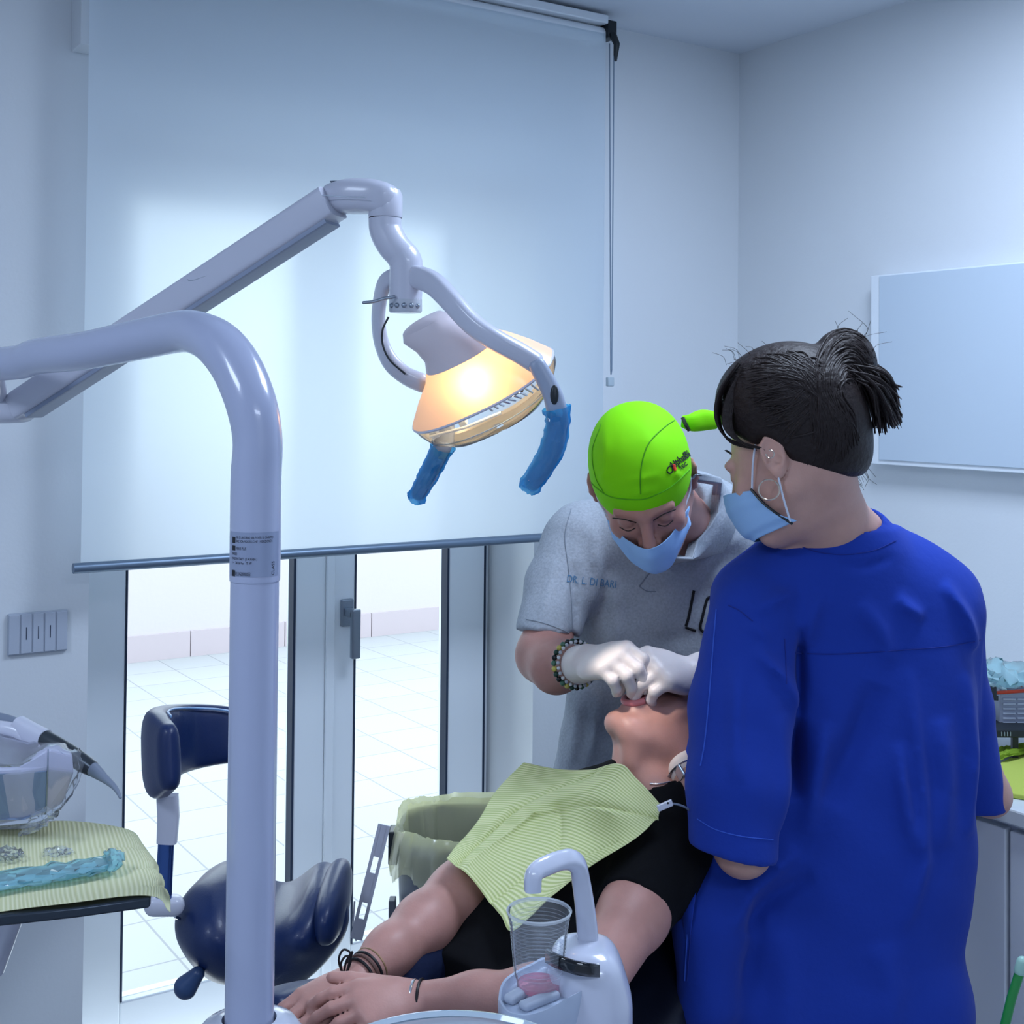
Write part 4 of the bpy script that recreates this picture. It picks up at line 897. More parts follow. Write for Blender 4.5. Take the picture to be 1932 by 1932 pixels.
# ================================================================ THINGS ON THE WORKTOP
def wk(px, py, x=None): 
    c = onplane(px, py, WT); return c
gb = thing('glove_box', wk(1905, 1400), 'grey and white cardboard glove box in a rack on the worktop', 'box')
c0 = P(1935, 1340, 2.62)
MB().b2(P(1886, 1378, 2.62), P(1990, 1296, 2.62)+np.array([0, .13, 0])).build('carton', mat('grey_carton', (150, 158, 176), .6), gb, smooth=False, bevel=.002)
for k in range(6):
    MB().b2(P(1893, 1318+k*9, 2.617), P(1916, 1321+k*9, 2.617)+np.array([0, .003, 0])).build('printed_line', mat('carton_print', (190, 198, 212), .6) if k == 0 else bpy.data.materials['carton_print'], gb, smooth=False)
    MB().b2(P(1920, 1318+k*9, 2.617), P(1960, 1321+k*9, 2.617)+np.array([0, .003, 0])).build('printed_line', bpy.data.materials['carton_print'], gb, smooth=False)
rk = thing('dispenser_rack', wk(1900, 1420), 'black slotted wire rack holding the glove box off the worktop', 'rack')
rm = MB().b2(P(1880, 1392, 2.56), P(1990, 1378, 2.56)+np.array([0, .17, 0])); rm.build('shelf', M_dark, rk, smooth=False, bevel=.002)
a_ = P(1916, 1392, 2.57); MB().b2((a_[0]-.006, a_[1], WT), (a_[0]+.006, a_[1]+.01, a_[2])).build('foot', M_dark, rk, smooth=False)
a_ = P(1960, 1392, 2.57); MB().b2((a_[0]-.006, a_[1], WT), (a_[0]+.006, a_[1]+.01, a_[2])).build('foot', M_dark, rk, smooth=False)
for k in range(4): 
    p = P(1890+k*5.5, 1385, 2.557); MB().b2((p[0]-.001, p[1], p[2]-.004), (p[0]+.001, p[1]+.004, p[2]+.004)).build('slot', M_alu, rk, smooth=False)
bg_ = thing('plastic_bag', P(1900, 1290, 2.66), 'crumpled pale turquoise plastic bag on top of the glove box', 'bag')
A_ = [[P(1862, 1300, 2.62), P(1890, 1303, 2.60), P(1930, 1300, 2.60), P(1980, 1298, 2.62)], [P(1858, 1275, 2.62), P(1890, 1272, 2.60), P(1930, 1270, 2.60), P(1980, 1270, 2.62)], [P(1858, 1248, 2.68), P(1880, 1240, 2.68), P(1915, 1252, 2.68), P(1980, 1246, 2.68)], [P(1858, 1290, 2.76), P(1890, 1290, 2.76), P(1930, 1290, 2.76), P(1980, 1290, 2.76)]]
crumpled('crumpled_bag', A_, thinfilm('turquoise_bag', (.74, .92, .95, 1), .5, .2, .08), bg_, .004, 31, auto=50)
cl_ = thing('black_clip', P(1875, 1306, 2.60), 'small black clip at the end of the orange band on the glove box', 'clip')
MB().b2(P(1862, 1322, 2.60), P(1881, 1296, 2.60)+np.array([0, .02, 0])).build('clip_jaw', M_dark, cl_, smooth=False, bevel=.002)
MB().b2(P(1878, 1322, 2.603), P(1884, 1313, 2.603)+np.array([0, .015, 0])).build('clip_tab', M_dark, cl_, smooth=False, bevel=.001)
sr = MB().tube([P(1880, 1307, 2.612), P(1990, 1299, 2.612)], .0038, 12).build('orange_tube', mat('orange_plastic', (200, 60, 30), .4), None); props(sr, 'thin orange-red tube across the glove box on the worktop', 'tube')
yl = MB(); ypts = [P(1898, 1398+20, 2.42), P(1932, 1402, 2.48), P(2010, 1380, 2.6), P(2010, 1500, 2.2), P(1932, 1500, 2.22), P(1880, 1492, 2.30), P(1876, 1440, 2.38)]
ypts = [onplane(*p, WT+.010) for p in ((1885, 1440), (1932, 1415), (2010, 1395), (2040, 1505), (1932, 1500), (1880, 1492), (1868, 1460))]
yl.prism(ypts, (0, 0, -.009)); yo = yl.build('folded_paper_stack', paper_mat('yellow_green_paper', rgb(200, 214, 110), rgb(188, 202, 96), 10, 0), None, smooth=False, bevel=.002); props(yo, 'yellow-green folded paper bibs stacked on the worktop edge', 'paper')
gp = thing('green_crumpled_bib', wk(1905, 1430), 'darker green paper edge lying behind the yellow-green stack', 'paper')
crumpled('crumpled_paper', [[onplane(1882, 1436, WT+.012), onplane(1905, 1428, WT+.02), onplane(1950, 1420, WT+.012)], [onplane(1880, 1424, WT+.02), onplane(1905, 1415, WT+.03), onplane(1950, 1405, WT+.02)], [onplane(1882, 1412, WT+.004), onplane(1905, 1406, WT+.01), onplane(1950, 1396, WT+.004)]], two_sided('green_paper', rgb(140, 170, 60), .2), gp, .001, 33, auto=20)
# green handled instrument, lower right
gh = thing('green_suction_tube', P(1912, 1880, 1.7), 'green tube with pale tip leaning at the lower right corner', 'tube')
MB().tube([P(1890, 1960, 1.7), P(1908, 1885, 1.7), P(1926, 1828, 1.7)], .0062, 16).build('tube_body', mat('green_plastic', (30, 130, 60), .3, coat=.3), gh)
MB().tube([P(1924, 1832, 1.7), P(1929, 1815, 1.7)], .0075, 16, round_end=True).build('tip', mat('pale_green_tip', (150, 190, 180), .4), gh)

# ================================================================ PEOPLE
M_skin = mat('skin', (192, 150, 138), .48, bump=.05, bscale=300, sss=.15, var=.05, vscale=30)
M_skin2 = mat('skin_dentist', (176, 128, 118), .5, bump=.06, bscale=280, sss=.12, var=.06, vscale=25)
M_skin3 = mat('skin_patient', (186, 138, 128), .46, bump=.05, bscale=300, sss=.15, var=.07, vscale=22)
M_glove = mat('latex_glove', (210, 200, 198), .42, bump=.12, bscale=55, sss=.08)
def rotv(v, k, a):
    v = np.array(v, float); k = nrm(k); return v*math.cos(a)+np.cross(k, v)*math.sin(a)+k*(k @ v)*(1-math.cos(a))
def hand(S, W, D, N, T, sc=1.0, curl=((30, 40, 30),)*4, splay=(6, 2, -2, -7), thumb=(40, 25, 20), fat=1.0, k=.006, thumb_in=0.5):
    """palm, four unequal fingers and a thumb; W wrist, D towards the knuckles, N back of the hand, T thumb side; returns knuckles and tips"""
    D = nrm(D); N = nrm(np.array(N)-np.array(N) @ D*D); T0 = np.cross(D, N); T = T0 if T0 @ np.array(T) > 0 else -T0
    W = np.array(W, float); offs = (.030, .0105, -.0095, -.0275); kl = (.083, .087, .083, .075); fl = (.070, .078, .073, .057)
    S.ell(W+D*.045*sc, (.048*sc, .036*sc*fat, .0155*sc*fat), (D, T, N), k=.012)
    out = []
    for i in range(4):
        kn = W+(D*kl[i]+T*offs[i])*sc; S.cap(W+D*.012*sc+T*offs[i]*.45*sc, kn, .0125*sc*fat, .0108*sc*fat, k=.012)
        d = rotv(D, N, math.radians(splay[i])*(1 if np.cross(N, D) @ T > 0 else -1)); ax = np.cross(d, -N); p = kn; r0 = (.0098, .0100, .0094, .0082)[i]*sc*fat
        js = [kn]
        for s_, fr in enumerate((.46, .30, .24)):
            d = rotv(d, ax, math.radians(curl[i][s_])); q = p+d*fl[i]*fr*sc; S.cap(p, q, r0*(1-.09*s_), r0*(1-.09*(s_+1)), k=.003); p = q; js.append(q)
        out.append(js)
    a0 = W+(D*.018+T*.018-N*.006)*sc; d = nrm(D*math.cos(math.radians(thumb[0]))+T*math.sin(math.radians(thumb[0]))-N*thumb_in*.6)
    p = a0; ax = np.cross(d, -T+N*.0); js = [a0]
    for s_, (ln, r0) in enumerate(((.044, .0145), (.032, .0115), (.026, .0100))):
        if s_: d = rotv(d, np.cross(d, nrm(D*.6-N*thumb_in-T*.5)), math.radians(thumb[s_]))
        q = p+d*ln*sc; S.cap(p, q, r0*sc*fat, (.0118, .0102, .0085)[s_]*sc*fat, k=.009 if s_ == 0 else .003); p = q; js.append(q)
    out.append(js); return out
def head(S, C, X, F, U, sc=1.0, mouth_open=0.0, jaw=1.0, skull=True):
    C = np.array(C, float); A = (X, F, U)
    def L(x, f, u): return C+(X*x+F*f+U*u)*sc
    if skull: S.ell(L(0, -.014, .022), np.array((.076, .096, .086))*sc, A, k=.0)
    S.ell(L(0, .030, -.030), np.array((.066, .066, .080))*sc, A, k=.03)
    S.ell(L(0, .042, -.070-mouth_open*.5), np.array((.052*jaw, .050, .052))*sc, A, k=.03)
    S.ell(L(0, .076, -.104-mouth_open), np.array((.022, .018, .017))*sc, A, k=.02)                       # chin
    for s_ in (-1, 1):
        S.cap(L(s_*.058, -.005, -.055), L(s_*.026, .068, -.100-mouth_open), .017*sc, .014*sc, k=.03)      # jaw line
        S.ell(L(s_*.040, .072, -.030), np.array((.020, .014, .017))*sc, A, k=.02)                         # cheek bone
        S.cap(L(s_*.012, .094, .012), L(s_*.044, .083, .014), .0085*sc, .007*sc, k=.016)                  # brow
        S.ell(L(s_*.031, .098, -.006), np.array((.017, .011, .011))*sc, A, k=.012, op='s')                # socket
        S.ell(L(s_*.031, .082, -.006), np.array((.0135, .012, .0125))*sc, A, k=.004)                      # lid over the eye
        ex, ef = (rotv(X*s_, U, s_*.40), rotv(F, U, s_*.40)); ec = L(s_*.0805, -.010, -.010)
        S.ell(ec, np.array((.0075, .0175, .030))*sc, (ex, ef, U), k=.004)                                  # ear
        S.ell(ec+(ex*.0085+ef*.003+U*.002)*sc, np.array((.0060, .0105, .0195))*sc, (ex, ef, U), k=.004, op='s')
        S.chain([ec+(ex*.0055+ef*a_+U*b_)*sc for a_, b_ in ((.013, .006), (.011, .022), (.001, .030), (-.011, .025), (-.0165, .010), (-.014, -.006), (-.006, -.018))], [.0034*sc]*7, k=.003)
        S.ell(ec+(ex*.002+ef*.004-U*.024)*sc, np.array((.005, .0075, .009))*sc, (ex, ef, U), k=.005)
        S.ell(ec+(ex*.006+ef*.013-U*.003)*sc, np.array((.0035, .0035, .006))*sc, (ex, ef, U), k=.004)
    S.cap(L(0, .094, .004), L(0, .117, -.036), .0085*sc, .0115*sc, k=.012)                                # nose
    for s_ in (-1, 1): S.ell(L(s_*.0125, .104, -.041), np.array((.0075, .010, .007))*sc, A, k=.006)
    if mouth_open:
        S.ell(L(0, .092, -.070-mouth_open*.5), np.array((.030, .016, .016+mouth_open*.6))*sc, A, k=.012)
        S.ell(L(0, .098, -.070-mouth_open*.5), np.array((.022, .034, .006+mouth_open*.55))*sc, A, k=.006, op='s')
    else:
        S.cap(L(-.018, .098, -.066), L(.018, .098, -.066), .006*sc, k=.008); S.cap(L(-.016, .098, -.077), L(.016, .098, -.077), .0065*sc, k=.008)
        S.cap(L(-.024, .108, -.0715), L(.024, .108, -.0715), .0022*sc, k=.004, op='s')
    return L
def seam_px(B, pts, name, m, parent, r=.0008, off=.0006, n=6):
    q = [hit(B, *p, off) for p in cr([np.array(p, float) for p in pts], n)]; q = [p for p in q if p is not None]
    if len(q) > 1: MB().tube(q, r, 6).build(name, m, parent)
def text_px(B, body, size, x0, y0, ang, name, m, parent, wpx=None, off=.0012, bold=0, skew=0.0):
    """printed lettering that follows a garment; size and width in photo pixels"""
    ca, sa = math.cos(math.radians(ang)), math.sin(math.radians(ang))
    def fn(x, y):
        x = x+y*skew; h_ = hit(B, x0+x*ca+y*sa, y0+x*sa-y*ca, off); return h_ if h_ is not None else P(x0+x*ca+y*sa, y0+x*sa-y*ca, 2.4)
    return text_on(body, size, fn, name, m, parent, wid=wpx, bold=bold)

# ---------------------------------------------------------------- patient
pat = thing('person', (pv0[0], pv0[1], .45), 'person lying back with open mouth in black shirt and dark trousers, hands folded', 'person')
B_ = nrm(nk0-pv0)*-1; SD = sideax
Xh = nrm(np.array([.46, -.88, .05])); Fh = nrm(np.array([-.24, -.08, .96])); Uh = nrm(np.cross(Xh, Fh)); Xh = nrm(np.cross(Fh, Uh))
if Uh[0] < 0: Uh = -Uh
S = SDF((-.36, 1.58, .60), (.50, 2.52, 1.14), .0033)
Ch = P(1203, 1320, 2.17)-(Fh*.1-Uh*.081)*.98
Lh = head(S, Ch, Xh, Fh, Uh, .98, mouth_open=.022, jaw=1.0)
nb = P(1222, 1500, 2.15)
S.cap(Lh(0, -.015, -.045), P(1216, 1450, 2.17), .053, .047, k=.035); S.cap(P(1216, 1450, 2.17), nb, .047, .056, k=.03)
S.cap(P(1196, 1400, 2.13), P(1192, 1440, 2.12), .012, .010, k=.03)
nsh, nel, nwr = P(1268, 1592, 2.06), P(1110, 1862, 1.77), P(792, 1884, 1.775)
S.chain([nb, nsh, P(1196, 1725, 1.925), nel, P(1010, 1884, 1.75), P(900, 1886, 1.76), nwr], [.06, .058, .050, .042, .040, .032, .0225], k=.025)
fsh, fel, fwr = P(1000, 1545, 2.22), P(864, 1688, 2.04), P(676, 1846, 1.845)
S.chain([nb, fsh, P(925, 1615, 2.12), fel, P(800, 1745, 1.97), P(735, 1796, 1.90), fwr], [.05, .042, .043, .045, .043, .034, .0245], k=.025)
# far hand under the near one
dF = nrm(P(590, 1898, 1.78)-fwr); hf = hand(S, fwr, dF, (-.2, -.45, .85), (-.3, .9, .2), .98, curl=((14, 14, 10), (14, 16, 10), (18, 18, 10), (22, 20, 12)), thumb=(30, 10, 5), k=.005)
dN = nrm(P(640, 1906, 1.735)-nwr); hn = hand(S, nwr, dN, (.12, -.50, .86), (-.1, .75, .6), 1.0, curl=((16, 22, 14), (18, 26, 14), (22, 28, 16), (26, 30, 18)), thumb=(28, 8, 4), thumb_in=.05)
S.mesh('body', M_skin3, pat, relax=2)
SP = S
# lips, inside of the mouth, nails, hair, necklace, bracelets
lipc = Lh(0, .103, -.070-.013); M_lip = mat('lips', (206, 120, 122), .4)
lt = [lipc+(Xh*.0235*math.cos(t)+Uh*.0205*math.sin(t))*1.0 for t in np.linspace(0, 2*PI, 28)]
MB().tube(lt, .0058, 10, cap=False, up=Fh).build('lips', M_lip, pat)
MB().ell(Lh(0, .074, -.086), (.024, .012, .020), (Xh, Fh, Uh)).build('tongue', mat('tongue', (190, 96, 96), .35), pat)
tm = MB()
for i in range(8):
    t = math.radians(205+i*130/7); tm.ell(lipc+Xh*.0185*math.cos(t)+Uh*.0155*math.sin(t)-Fh*.006, (.003, .0045, .003), (Xh, Fh, Uh), 8, 6)
tm.build('teeth', mat('teeth', (226, 222, 210), .25), pat)
M_hair = mat('black_hair', (30, 24, 24), .38, bump=.5, bscale=60, bstretch=(1, 1, 14), spec=.4)
HS = SDF(Lh(0, -.02, .03)-.16, Lh(0, -.02, .03)+.16, .005); HS.ell(Lh(0, -.018, .030), (.083, .100, .090), (Xh, Fh, Uh), k=0); HS.half(Lh(0, .045, .02), nrm(Fh-.35*Uh), k=.01); HS.mesh('hair', M_hair, pat)
BP = bvh(SP)
nkp = [hit(BP, x, y, .0012) for x, y in ((1226, 1479), (1238, 1480), (1250, 1479), (1264, 1476))]; nkp = [p for p in nkp if p is not None]
if len(nkp) > 1: MB().tube(nkp, .0016, 8).build('necklace', mat('silver', (215, 215, 220), .25, .9), pat)
def band(c, d, r, n_, w_, m, name, parent, tor=.0022, up=(0, 0, 1)):
    d = nrm(d); a = nrm(np.array(up)-np.array(up) @ d*d); b = np.cross(d, a); r = r if isinstance(r, tuple) else (r, r)
    pts = [c+a*r[0]*math.cos(t)+b*r[1]*math.sin(t) for t in np.linspace(0, 2*PI, n_)]; return MB().tube(pts, [(tor, w_)]*n_, 8, cap=False, up=d).build(name, m, parent)
M_bk = mat('black_cord', (18, 18, 24), .5)
fd = nrm(fwr-P(735, 1796, 1.90)); M_brown = mat('brown_leather', (92, 66, 60), .5)
band(fwr-fd*.004, fd, .0275, 30, .0022, M_bk, 'bracelet', pat); band(fwr-fd*.013, fd, .0280, 30, .0020, M_brown, 'bracelet', pat); band(fwr-fd*.020, fd, .0285, 30, .0018, M_bk, 'bracelet', pat); band(fwr-fd*.029, fd, .0292, 30, .0012, mat('gold_chain', (190, 160, 120), .3, .8), 'bracelet', pat, tor=.0012)
nd = nrm(nwr-P(900, 1886, 1.76)); band(nwr-nd*.002, nd, .0238, 30, .0028, M_bk, 'bracelet', pat); band(nwr+nd*.008, nd, .0236, 30, .0016, bpy.data.materials['silver'], 'bracelet', pat)
kc = P(652, 1842, 1.83)
for k, (dx, dy) in enumerate(((-6, -50), (8, -46), (-2, -38))): MB().tube(cr([P(648, 1842, 1.83), P(645+dx, 1842+dy*.6, 1.83), P(655+dx*1.2, 1842+dy, 1.83), P(662, 1842+dy*.8, 1.83), P(652, 1842, 1.83)], 6), .0016, 8).build('cord_loop', M_bk, pat)
MB().tube(cr([P(650, 1842, 1.83), P(632, 1856, 1.825), P(622, 1862, 1.82), P(612, 1872, 1.81)], 5), .0026, 8).build('cord_loop', M_bk, pat)
# shirt
M_tee = mat('black_jersey', (10, 11, 16), .85, bump=.25, bscale=28, spec=.2)
S = SDF((-.30, 1.55, .44), (.50, 2.50, 1.0), .0065)
ch_ = (nsh+fsh)/2; upn = nrm(np.cross(SD, B_)); upn = upn if upn[2] > 0 else -upn
S.ell(ch_+B_*.06-upn*.060-SD*.015, (.165, .19, .098), (SD, B_, upn), k=0, pw=2.4); S.ell(ch_+B_*.25-upn*.062-SD*.02, (.145, .20, .095), (SD, B_, upn), k=.05); S.ell(ch_+B_*.42-upn*.075-SD*.01, (.15, .16, .10), (SD, B_, upn), k=.05)
S.cap(nb-upn*.003, (nb+nsh)/2, .074, .074, k=.04); S.cap((nb+nsh)/2, nsh, .074, .070, k=.03); S.cap(nb-upn*.005, (nb+fsh)/2, .066, .064, k=.04)
T_ = S.twin(); T_.chain([nsh, P(1236, 1655, 1.995), P(1180, 1745, 1.905)], [.064, .062, .059], k=.03); T_.half(P(1200, 1724, 1.925), nrm(P(1140, 1810, 1.83)-P(1240, 1655, 1.99)), k=.002); S.merge(T_, .03); S.chain([fsh, P(935, 1600, 2.135)], [.052, .052], k=.03)
hp_ = P(1222, 1714, 1.885); S.half(hp_, nrm(nel-nsh)*1.0, k=.002) if False else None
S.cap(P(1222, 1452, 2.175), P(1224, 1474, 2.12), .052, .054, k=.006, op='s')
S.half(ch_+B_*.35, B_+upn*.25, k=.006)
S.ridge([P(1290, 1620, 1.9), P(1240, 1680, 1.85), P(1180, 1690, 1.84)], .012, .006); S.ridge([P(1130, 1640, 1.9), P(1080, 1720, 1.85), P(980, 1760, 1.8)], .014, .007)
S.wob(.002, 60, 3)
S.mesh('shirt', M_tee, pat, relax=2); STS = S
# trousers
M_trs = mat('dark_navy_trousers', (24, 34, 64), .8, bump=.3, bscale=40, spec=.2)
S = SDF((-.72, 1.40, .36), (.14, 2.10, .84), .008)
pc = ch_+B_*.52-upn*.05; LD = nrm(np.array([-.88, -.47, 0.0]))
S.ell(pc, (.165, .13, .11), (SD, B_, upn), k=0)
for s_ in (-1, 1):
    h0 = pc+SD*s_*.085; S.chain([h0, h0+LD*.22+np.array([0, 0, .0]), h0+LD*.42+np.array([0, 0, .01])], [.088, .078, .062], k=.03)
S.cap(P(760, 1838, 1.92), P(862, 1770, 2.02), .045, .05, k=.03)
S.wob(.002, 50, 8); S.mesh('trousers', M_trs, pat, relax=2)

# bib
M_bib = paper_mat('yellow_green_crepe', rgb(250, 253, 204), rgb(208, 220, 150), 2*PI*54, 1)
bib_px = [[(988, 1440, 2.26), (1050, 1452, 2.25), (1108, 1452, 2.27), (1168, 1440, 2.18), (1205, 1470, 2.08), (1250, 1522, 1.94)],
            [(938, 1492, 2.18), (1000, 1494, 2.14), (1060, 1492, 2.15), (1120, 1498, 2.08), (1175, 1530, 2.00), (1222, 1560, 1.90)],
            [(905, 1545, 2.15), (955, 1545, 2.09), (1015, 1548, 2.07), (1075, 1560, 2.00), (1130, 1585, 1.93), (1160, 1604, 1.86)],
            [(868, 1590, 2.18), (915, 1600, 2.08), (965, 1618, 1.99), (1015, 1632, 1.93), (1060, 1642, 1.88), (1092, 1650, 1.83)],
            [(842, 1622, 2.10), (885, 1655, 1.99), (918, 1695, 1.93), (945, 1728, 1.88), (968, 1757, 1.84), (1030, 1700, 1.83)]]
BST = bvh(STS, SP)
bib_rows = []
for r_i, row in enumerate(bib_px):
    o_ = []
    for px, py, d in row:
        best = d
        for ddx, ddy in ((0, 0), (14, 10), (-14, -10), (14, -10), (-14, 10)):
            h_ = hit(BST, px+ddx, py+ddy, 0)
            if h_ is not None and abs(h_[1]-d) < .25: best = min(best, h_[1]-.033) if best != d or h_[1]-.033 < d else max(h_[1]-.045, min(d, h_[1]-.033))
        o_.append(P(px, py, best))
    bib_rows.append(o_)
bb, BA = sheet('paper_bib', bib_rows, M_bib, None, 100, 100, .0016, 4, folds=((1.0, .12, .45, .42, .022, .009), (.45, .38, .62, .62, .02, .006), (.08, .97, .20, .40, .018, .009), (.20, .40, .45, .04, .018, .008), (.62, .70, .44, .98, .018, .008), (.16, .95, .34, .45, .02, -.006), (.34, .45, .75, .30, .02, -.005), (.9, .45, .7, .75, .02, .005)))
props(bb, 'ribbed yellow-green paper bib laid over the chest of the lying person', 'bib')
cc = thing('bib_chain', P(1253, 1517, 1.92), 'white bib clip on a thin grey cord at the neck of the lying person', 'bib clip')
ca_ = P(1240, 1524, 1.915); cbb = P(1268, 1512, 1.92); cdir = nrm(cbb-ca_)
MB().box((ca_+cbb)/2+np.array([0, -.004, 0]), (np.linalg.norm(cbb-ca_), .004, .0105), (cdir, (0, 1, 0), np.cross(cdir, (0, 1, 0)))).build('clip', M_white, cc, smooth=False, bevel=.0015)
MB().ell(P(1260, 1515, 1.913), (.0018, .0018, .0018)).build('rivet', M_dark, cc)
MB().tube(cr([P(1268, 1516, 1.92), P(1283, 1519, 1.925), P(1300, 1528, 1.94), P(1320, 1550, 1.97)], 6), .0016, 8).build('cord', M_grey, cc)

# ---------------------------------------------------------------- dentist
den = thing('person', P(1270, 1500, 2.62)*np.array([1, 1, 0]), 'person in grey polo shirt and bright green cap bending over the lying person', 'person')
Fd = nrm(np.array([-.02, -.76, -.65])); Xd = nrm(np.array([.95, -.02, .27])); Xd = nrm(Xd-(Xd @ Fd)*Fd); Ud = nrm(np.cross(Fd, Xd))
if Ud[2] < 0: Ud = -Ud
Cd = P(1212, 905, 2.22)
S = SDF((-.05, 2.02, .90), (.66, 2.78, 1.58), .0034)
Ld = head(S, Cd, Xd, Fd, Ud, 1.04)
dn = P(1290, 992, 2.53)
S.cap(Ld(0, -.03, -.03), dn, .062, .056, k=.04); S.cap(Ld(.02, -.01, -.06), P(1322, 1010, 2.50), .042, .04, k=.03)
dsh, dele, dwr = P(1092, 1020, 2.56), P(1026, 1236, 2.44), P(1094, 1252, 2.28)
S.chain([dn, dsh, P(1052, 1140, 2.52), dele, P(1050, 1258, 2.37), dwr], [.05, .040, .045, .048, .044, .031], k=.03)
esh, eel, ewr = P(1462, 1050, 2.58), P(1478, 1270, 2.44), P(1325, 1270, 2.24)
S.chain([dn, esh, eel, P(1400, 1268, 2.34), ewr], [.05, .040, .046, .042, .030], k=.03)
S.mesh('body', M_skin2, den, relax=2); SDn = S; BD = bvh(S)
# gloves
G = SDF((.06, 1.98, .90), (.40, 2.40, 1.16), .0026)
hw1 = P(1108, 1250, 2.225)
G.cap(P(1094, 1254, 2.275), hw1, .034, .032, k=.01)
h1 = hand(G, hw1, P(1172, 1243, 2.135)-hw1, (-.10, -.62, .80), (0, .9, .3), 1.05, curl=((48, 50, 25), (52, 48, 25), (52, 55, 30), (50, 60, 30)), splay=(4, 1, -3, -6), thumb=(35, 22, 15), fat=1.22, thumb_in=.55)
G.mesh('glove', M_glove, den, relax=2)
G2 = SDF((.10, 1.96, .88), (.40, 2.38, 1.16), .0026)
hw2 = P(1305, 1276, 2.21)
G2.cap(ewr, hw2, .037, .034, k=.01)
h2 = hand(G2, hw2, P(1235, 1260, 2.15)-hw2, (.05, -.60, .80), (0, .9, .3), 1.10, curl=((30, 45, 30), (45, 45, 25), (55, 50, 25), (55, 58, 30)), splay=(5, 1, -3, -7), thumb=(35, 22, 15), fat=1.22, thumb_in=.55)
G2.mesh('glove', M_glove, den, relax=2)
# beads on the wrist
wd = nrm(dwr-P(1050, 1258, 2.37)); bm_ = {}
for j, (off_, cols) in enumerate(((-.004, ((30, 60, 50), (16, 20, 24), (70, 110, 90), (190, 180, 90))), (.010, ((170, 176, 186), (200, 205, 210))))):
    c0 = dwr+wd*(off_-.018); a = nrm(np.array([0, 0, 1.])-wd[2]*wd); b = np.cross(wd, a); rr = .041 if j == 0 else .039
    for k in range(26):
        t = 2*PI*k/26; col = cols[k % len(cols)]; key = 'bead_%d_%d_%d' % col
        if key not in bm_: bm_[key] = mat('bead_glass', col, .2)
        if k == 0: br_ = MB()
        MB().ell(c0+a*rr*math.cos(t)+b*rr*math.sin(t), (.0052 if j == 0 else .0034,)*3, None, 10, 7).build('bead', bm_[key], den)
# polo shirt
M_polo = mat('grey_melange', (162, 170, 180), .9, bump=.12, bscale=160, var=.09, vscale=210, spec=.15)
S = SDF((-.08, 2.28, .55), (.72, 2.86, 1.52), .0058)
S.ell(P(1272, 1120, 2.62), (.215, .125, .19), None, k=0, pw=2.5); S.ell(P(1262, 1330, 2.62), (.197, .125, .26), None, k=.05, pw=2.4); S.ell(P(1262, 1560, 2.62), (.208, .13, .2), None, k=.05)
S.cap(P(1118, 1330, 2.56), P(1098, 1470, 2.56), .052, .060, k=.03)
S.cap(P(1205, 985, 2.56), P(1110, 1020, 2.58), .075, .072, k=.05); S.cap(P(1340, 985, 2.57), P(1450, 1045, 2.60), .085, .075, k=.05)
S.cap(P(1280, 960, 2.60), P(1280, 1040, 2.60), .085, .10, k=.05)
T_ = S.twin(); T_.chain([dsh, P(1056, 1110, 2.53), P(1026, 1225, 2.455)], [.074, .068, .0615], k=.02); T_.half(P(1032, 1196, 2.47), np.array([-.12, -.25, -.96]), k=.002); S.merge(T_, .02); S.chain([esh, P(1475, 1180, 2.50), eel*.7+esh*.3], [.072, .066, .06], k=.02)
S.half(P(1030, 1196, 2.46), nrm(P(1022, 1240, 2.44)-P(1034, 1150, 2.50)) if False else np.array([0, 0, -1.0]), k=.001) if False else None
for pts, r0, am in ((((1115, 990, 2.5), (1128, 1080, 2.5), (1120, 1180, 2.5)), .010, .007), (((1150, 1080, 2.5), (1165, 1180, 2.5), (1140, 1280, 2.5)), .014, .007), (((1300, 1080, 2.5), (1340, 1040, 2.5), (1400, 1010, 2.5)), .012, .008), (((1330, 1100, 2.5), (1380, 1080, 2.5), (1440, 1075, 2.5)), .012, .006), (((1082, 1060, 2.5), (1080, 1140, 2.5), (1078, 1215, 2.5)), .009, -.012),
    (((1090, 1330, 2.5), (1085, 1390, 2.5), (1075, 1450, 2.5)), .012, .012), (((1130, 1320, 2.5), (1120, 1390, 2.5), (1105, 1450, 2.5)), .010, .010), (((1200, 1190, 2.5), (1240, 1210, 2.5), (1300, 1200, 2.5)), .014, -.005), (((1050, 1050, 2.5), (1030, 1120, 2.5), (1010, 1180, 2.5)), .010, .005)):
    S.ridge(PP(pts), r0, am, proj=1)
S.cap(P(1262, 940, 2.50), P(1270, 1000, 2.45), .070, .056, k=.012, op='s')
S.wob(.0014, 70, 5)
S.mesh('polo_shirt', M_polo, den, relax=2); SPo = S; BPo = bvh(S)
# sleeve cuff, collar, placket, button, prints
cfd = nrm(P(1033, 1190, 2.475)-P(1058, 1120, 2.52)); seam_px(BPo, [(993, 1168), (1020, 1174), (1050, 1184), (1077, 1196)], 'sleeve_hem', mat('grey_melange_hem', (148, 158, 168), .9), den, .0011)
ci = [(1190, 1052), (1150, 1030), (1130, 985)]
BU = bvh(SPo, SDn)
def hu(x, y, o, d=2.47):
    h_ = hit(BU, x, y, o); return h_ if h_ is not None else P(x, y, d)
cpx = [((1306, 898), (1314, 893)), ((1332, 905), (1352, 908)), ((1345, 930), (1378, 938)), ((1344, 962), (1386, 975)), ((1334, 992), (1382, 1005)), ((1312, 1016), (1360, 1038)), ((1290, 1032), (1325, 1046)), ((1262, 1048), (1284, 1060)), ((1252, 1054), (1256, 1068))]
c_in = [hu(*a, .006) for a, b in cpx]; c_out = [hu(*b, .007) for a, b in cpx]
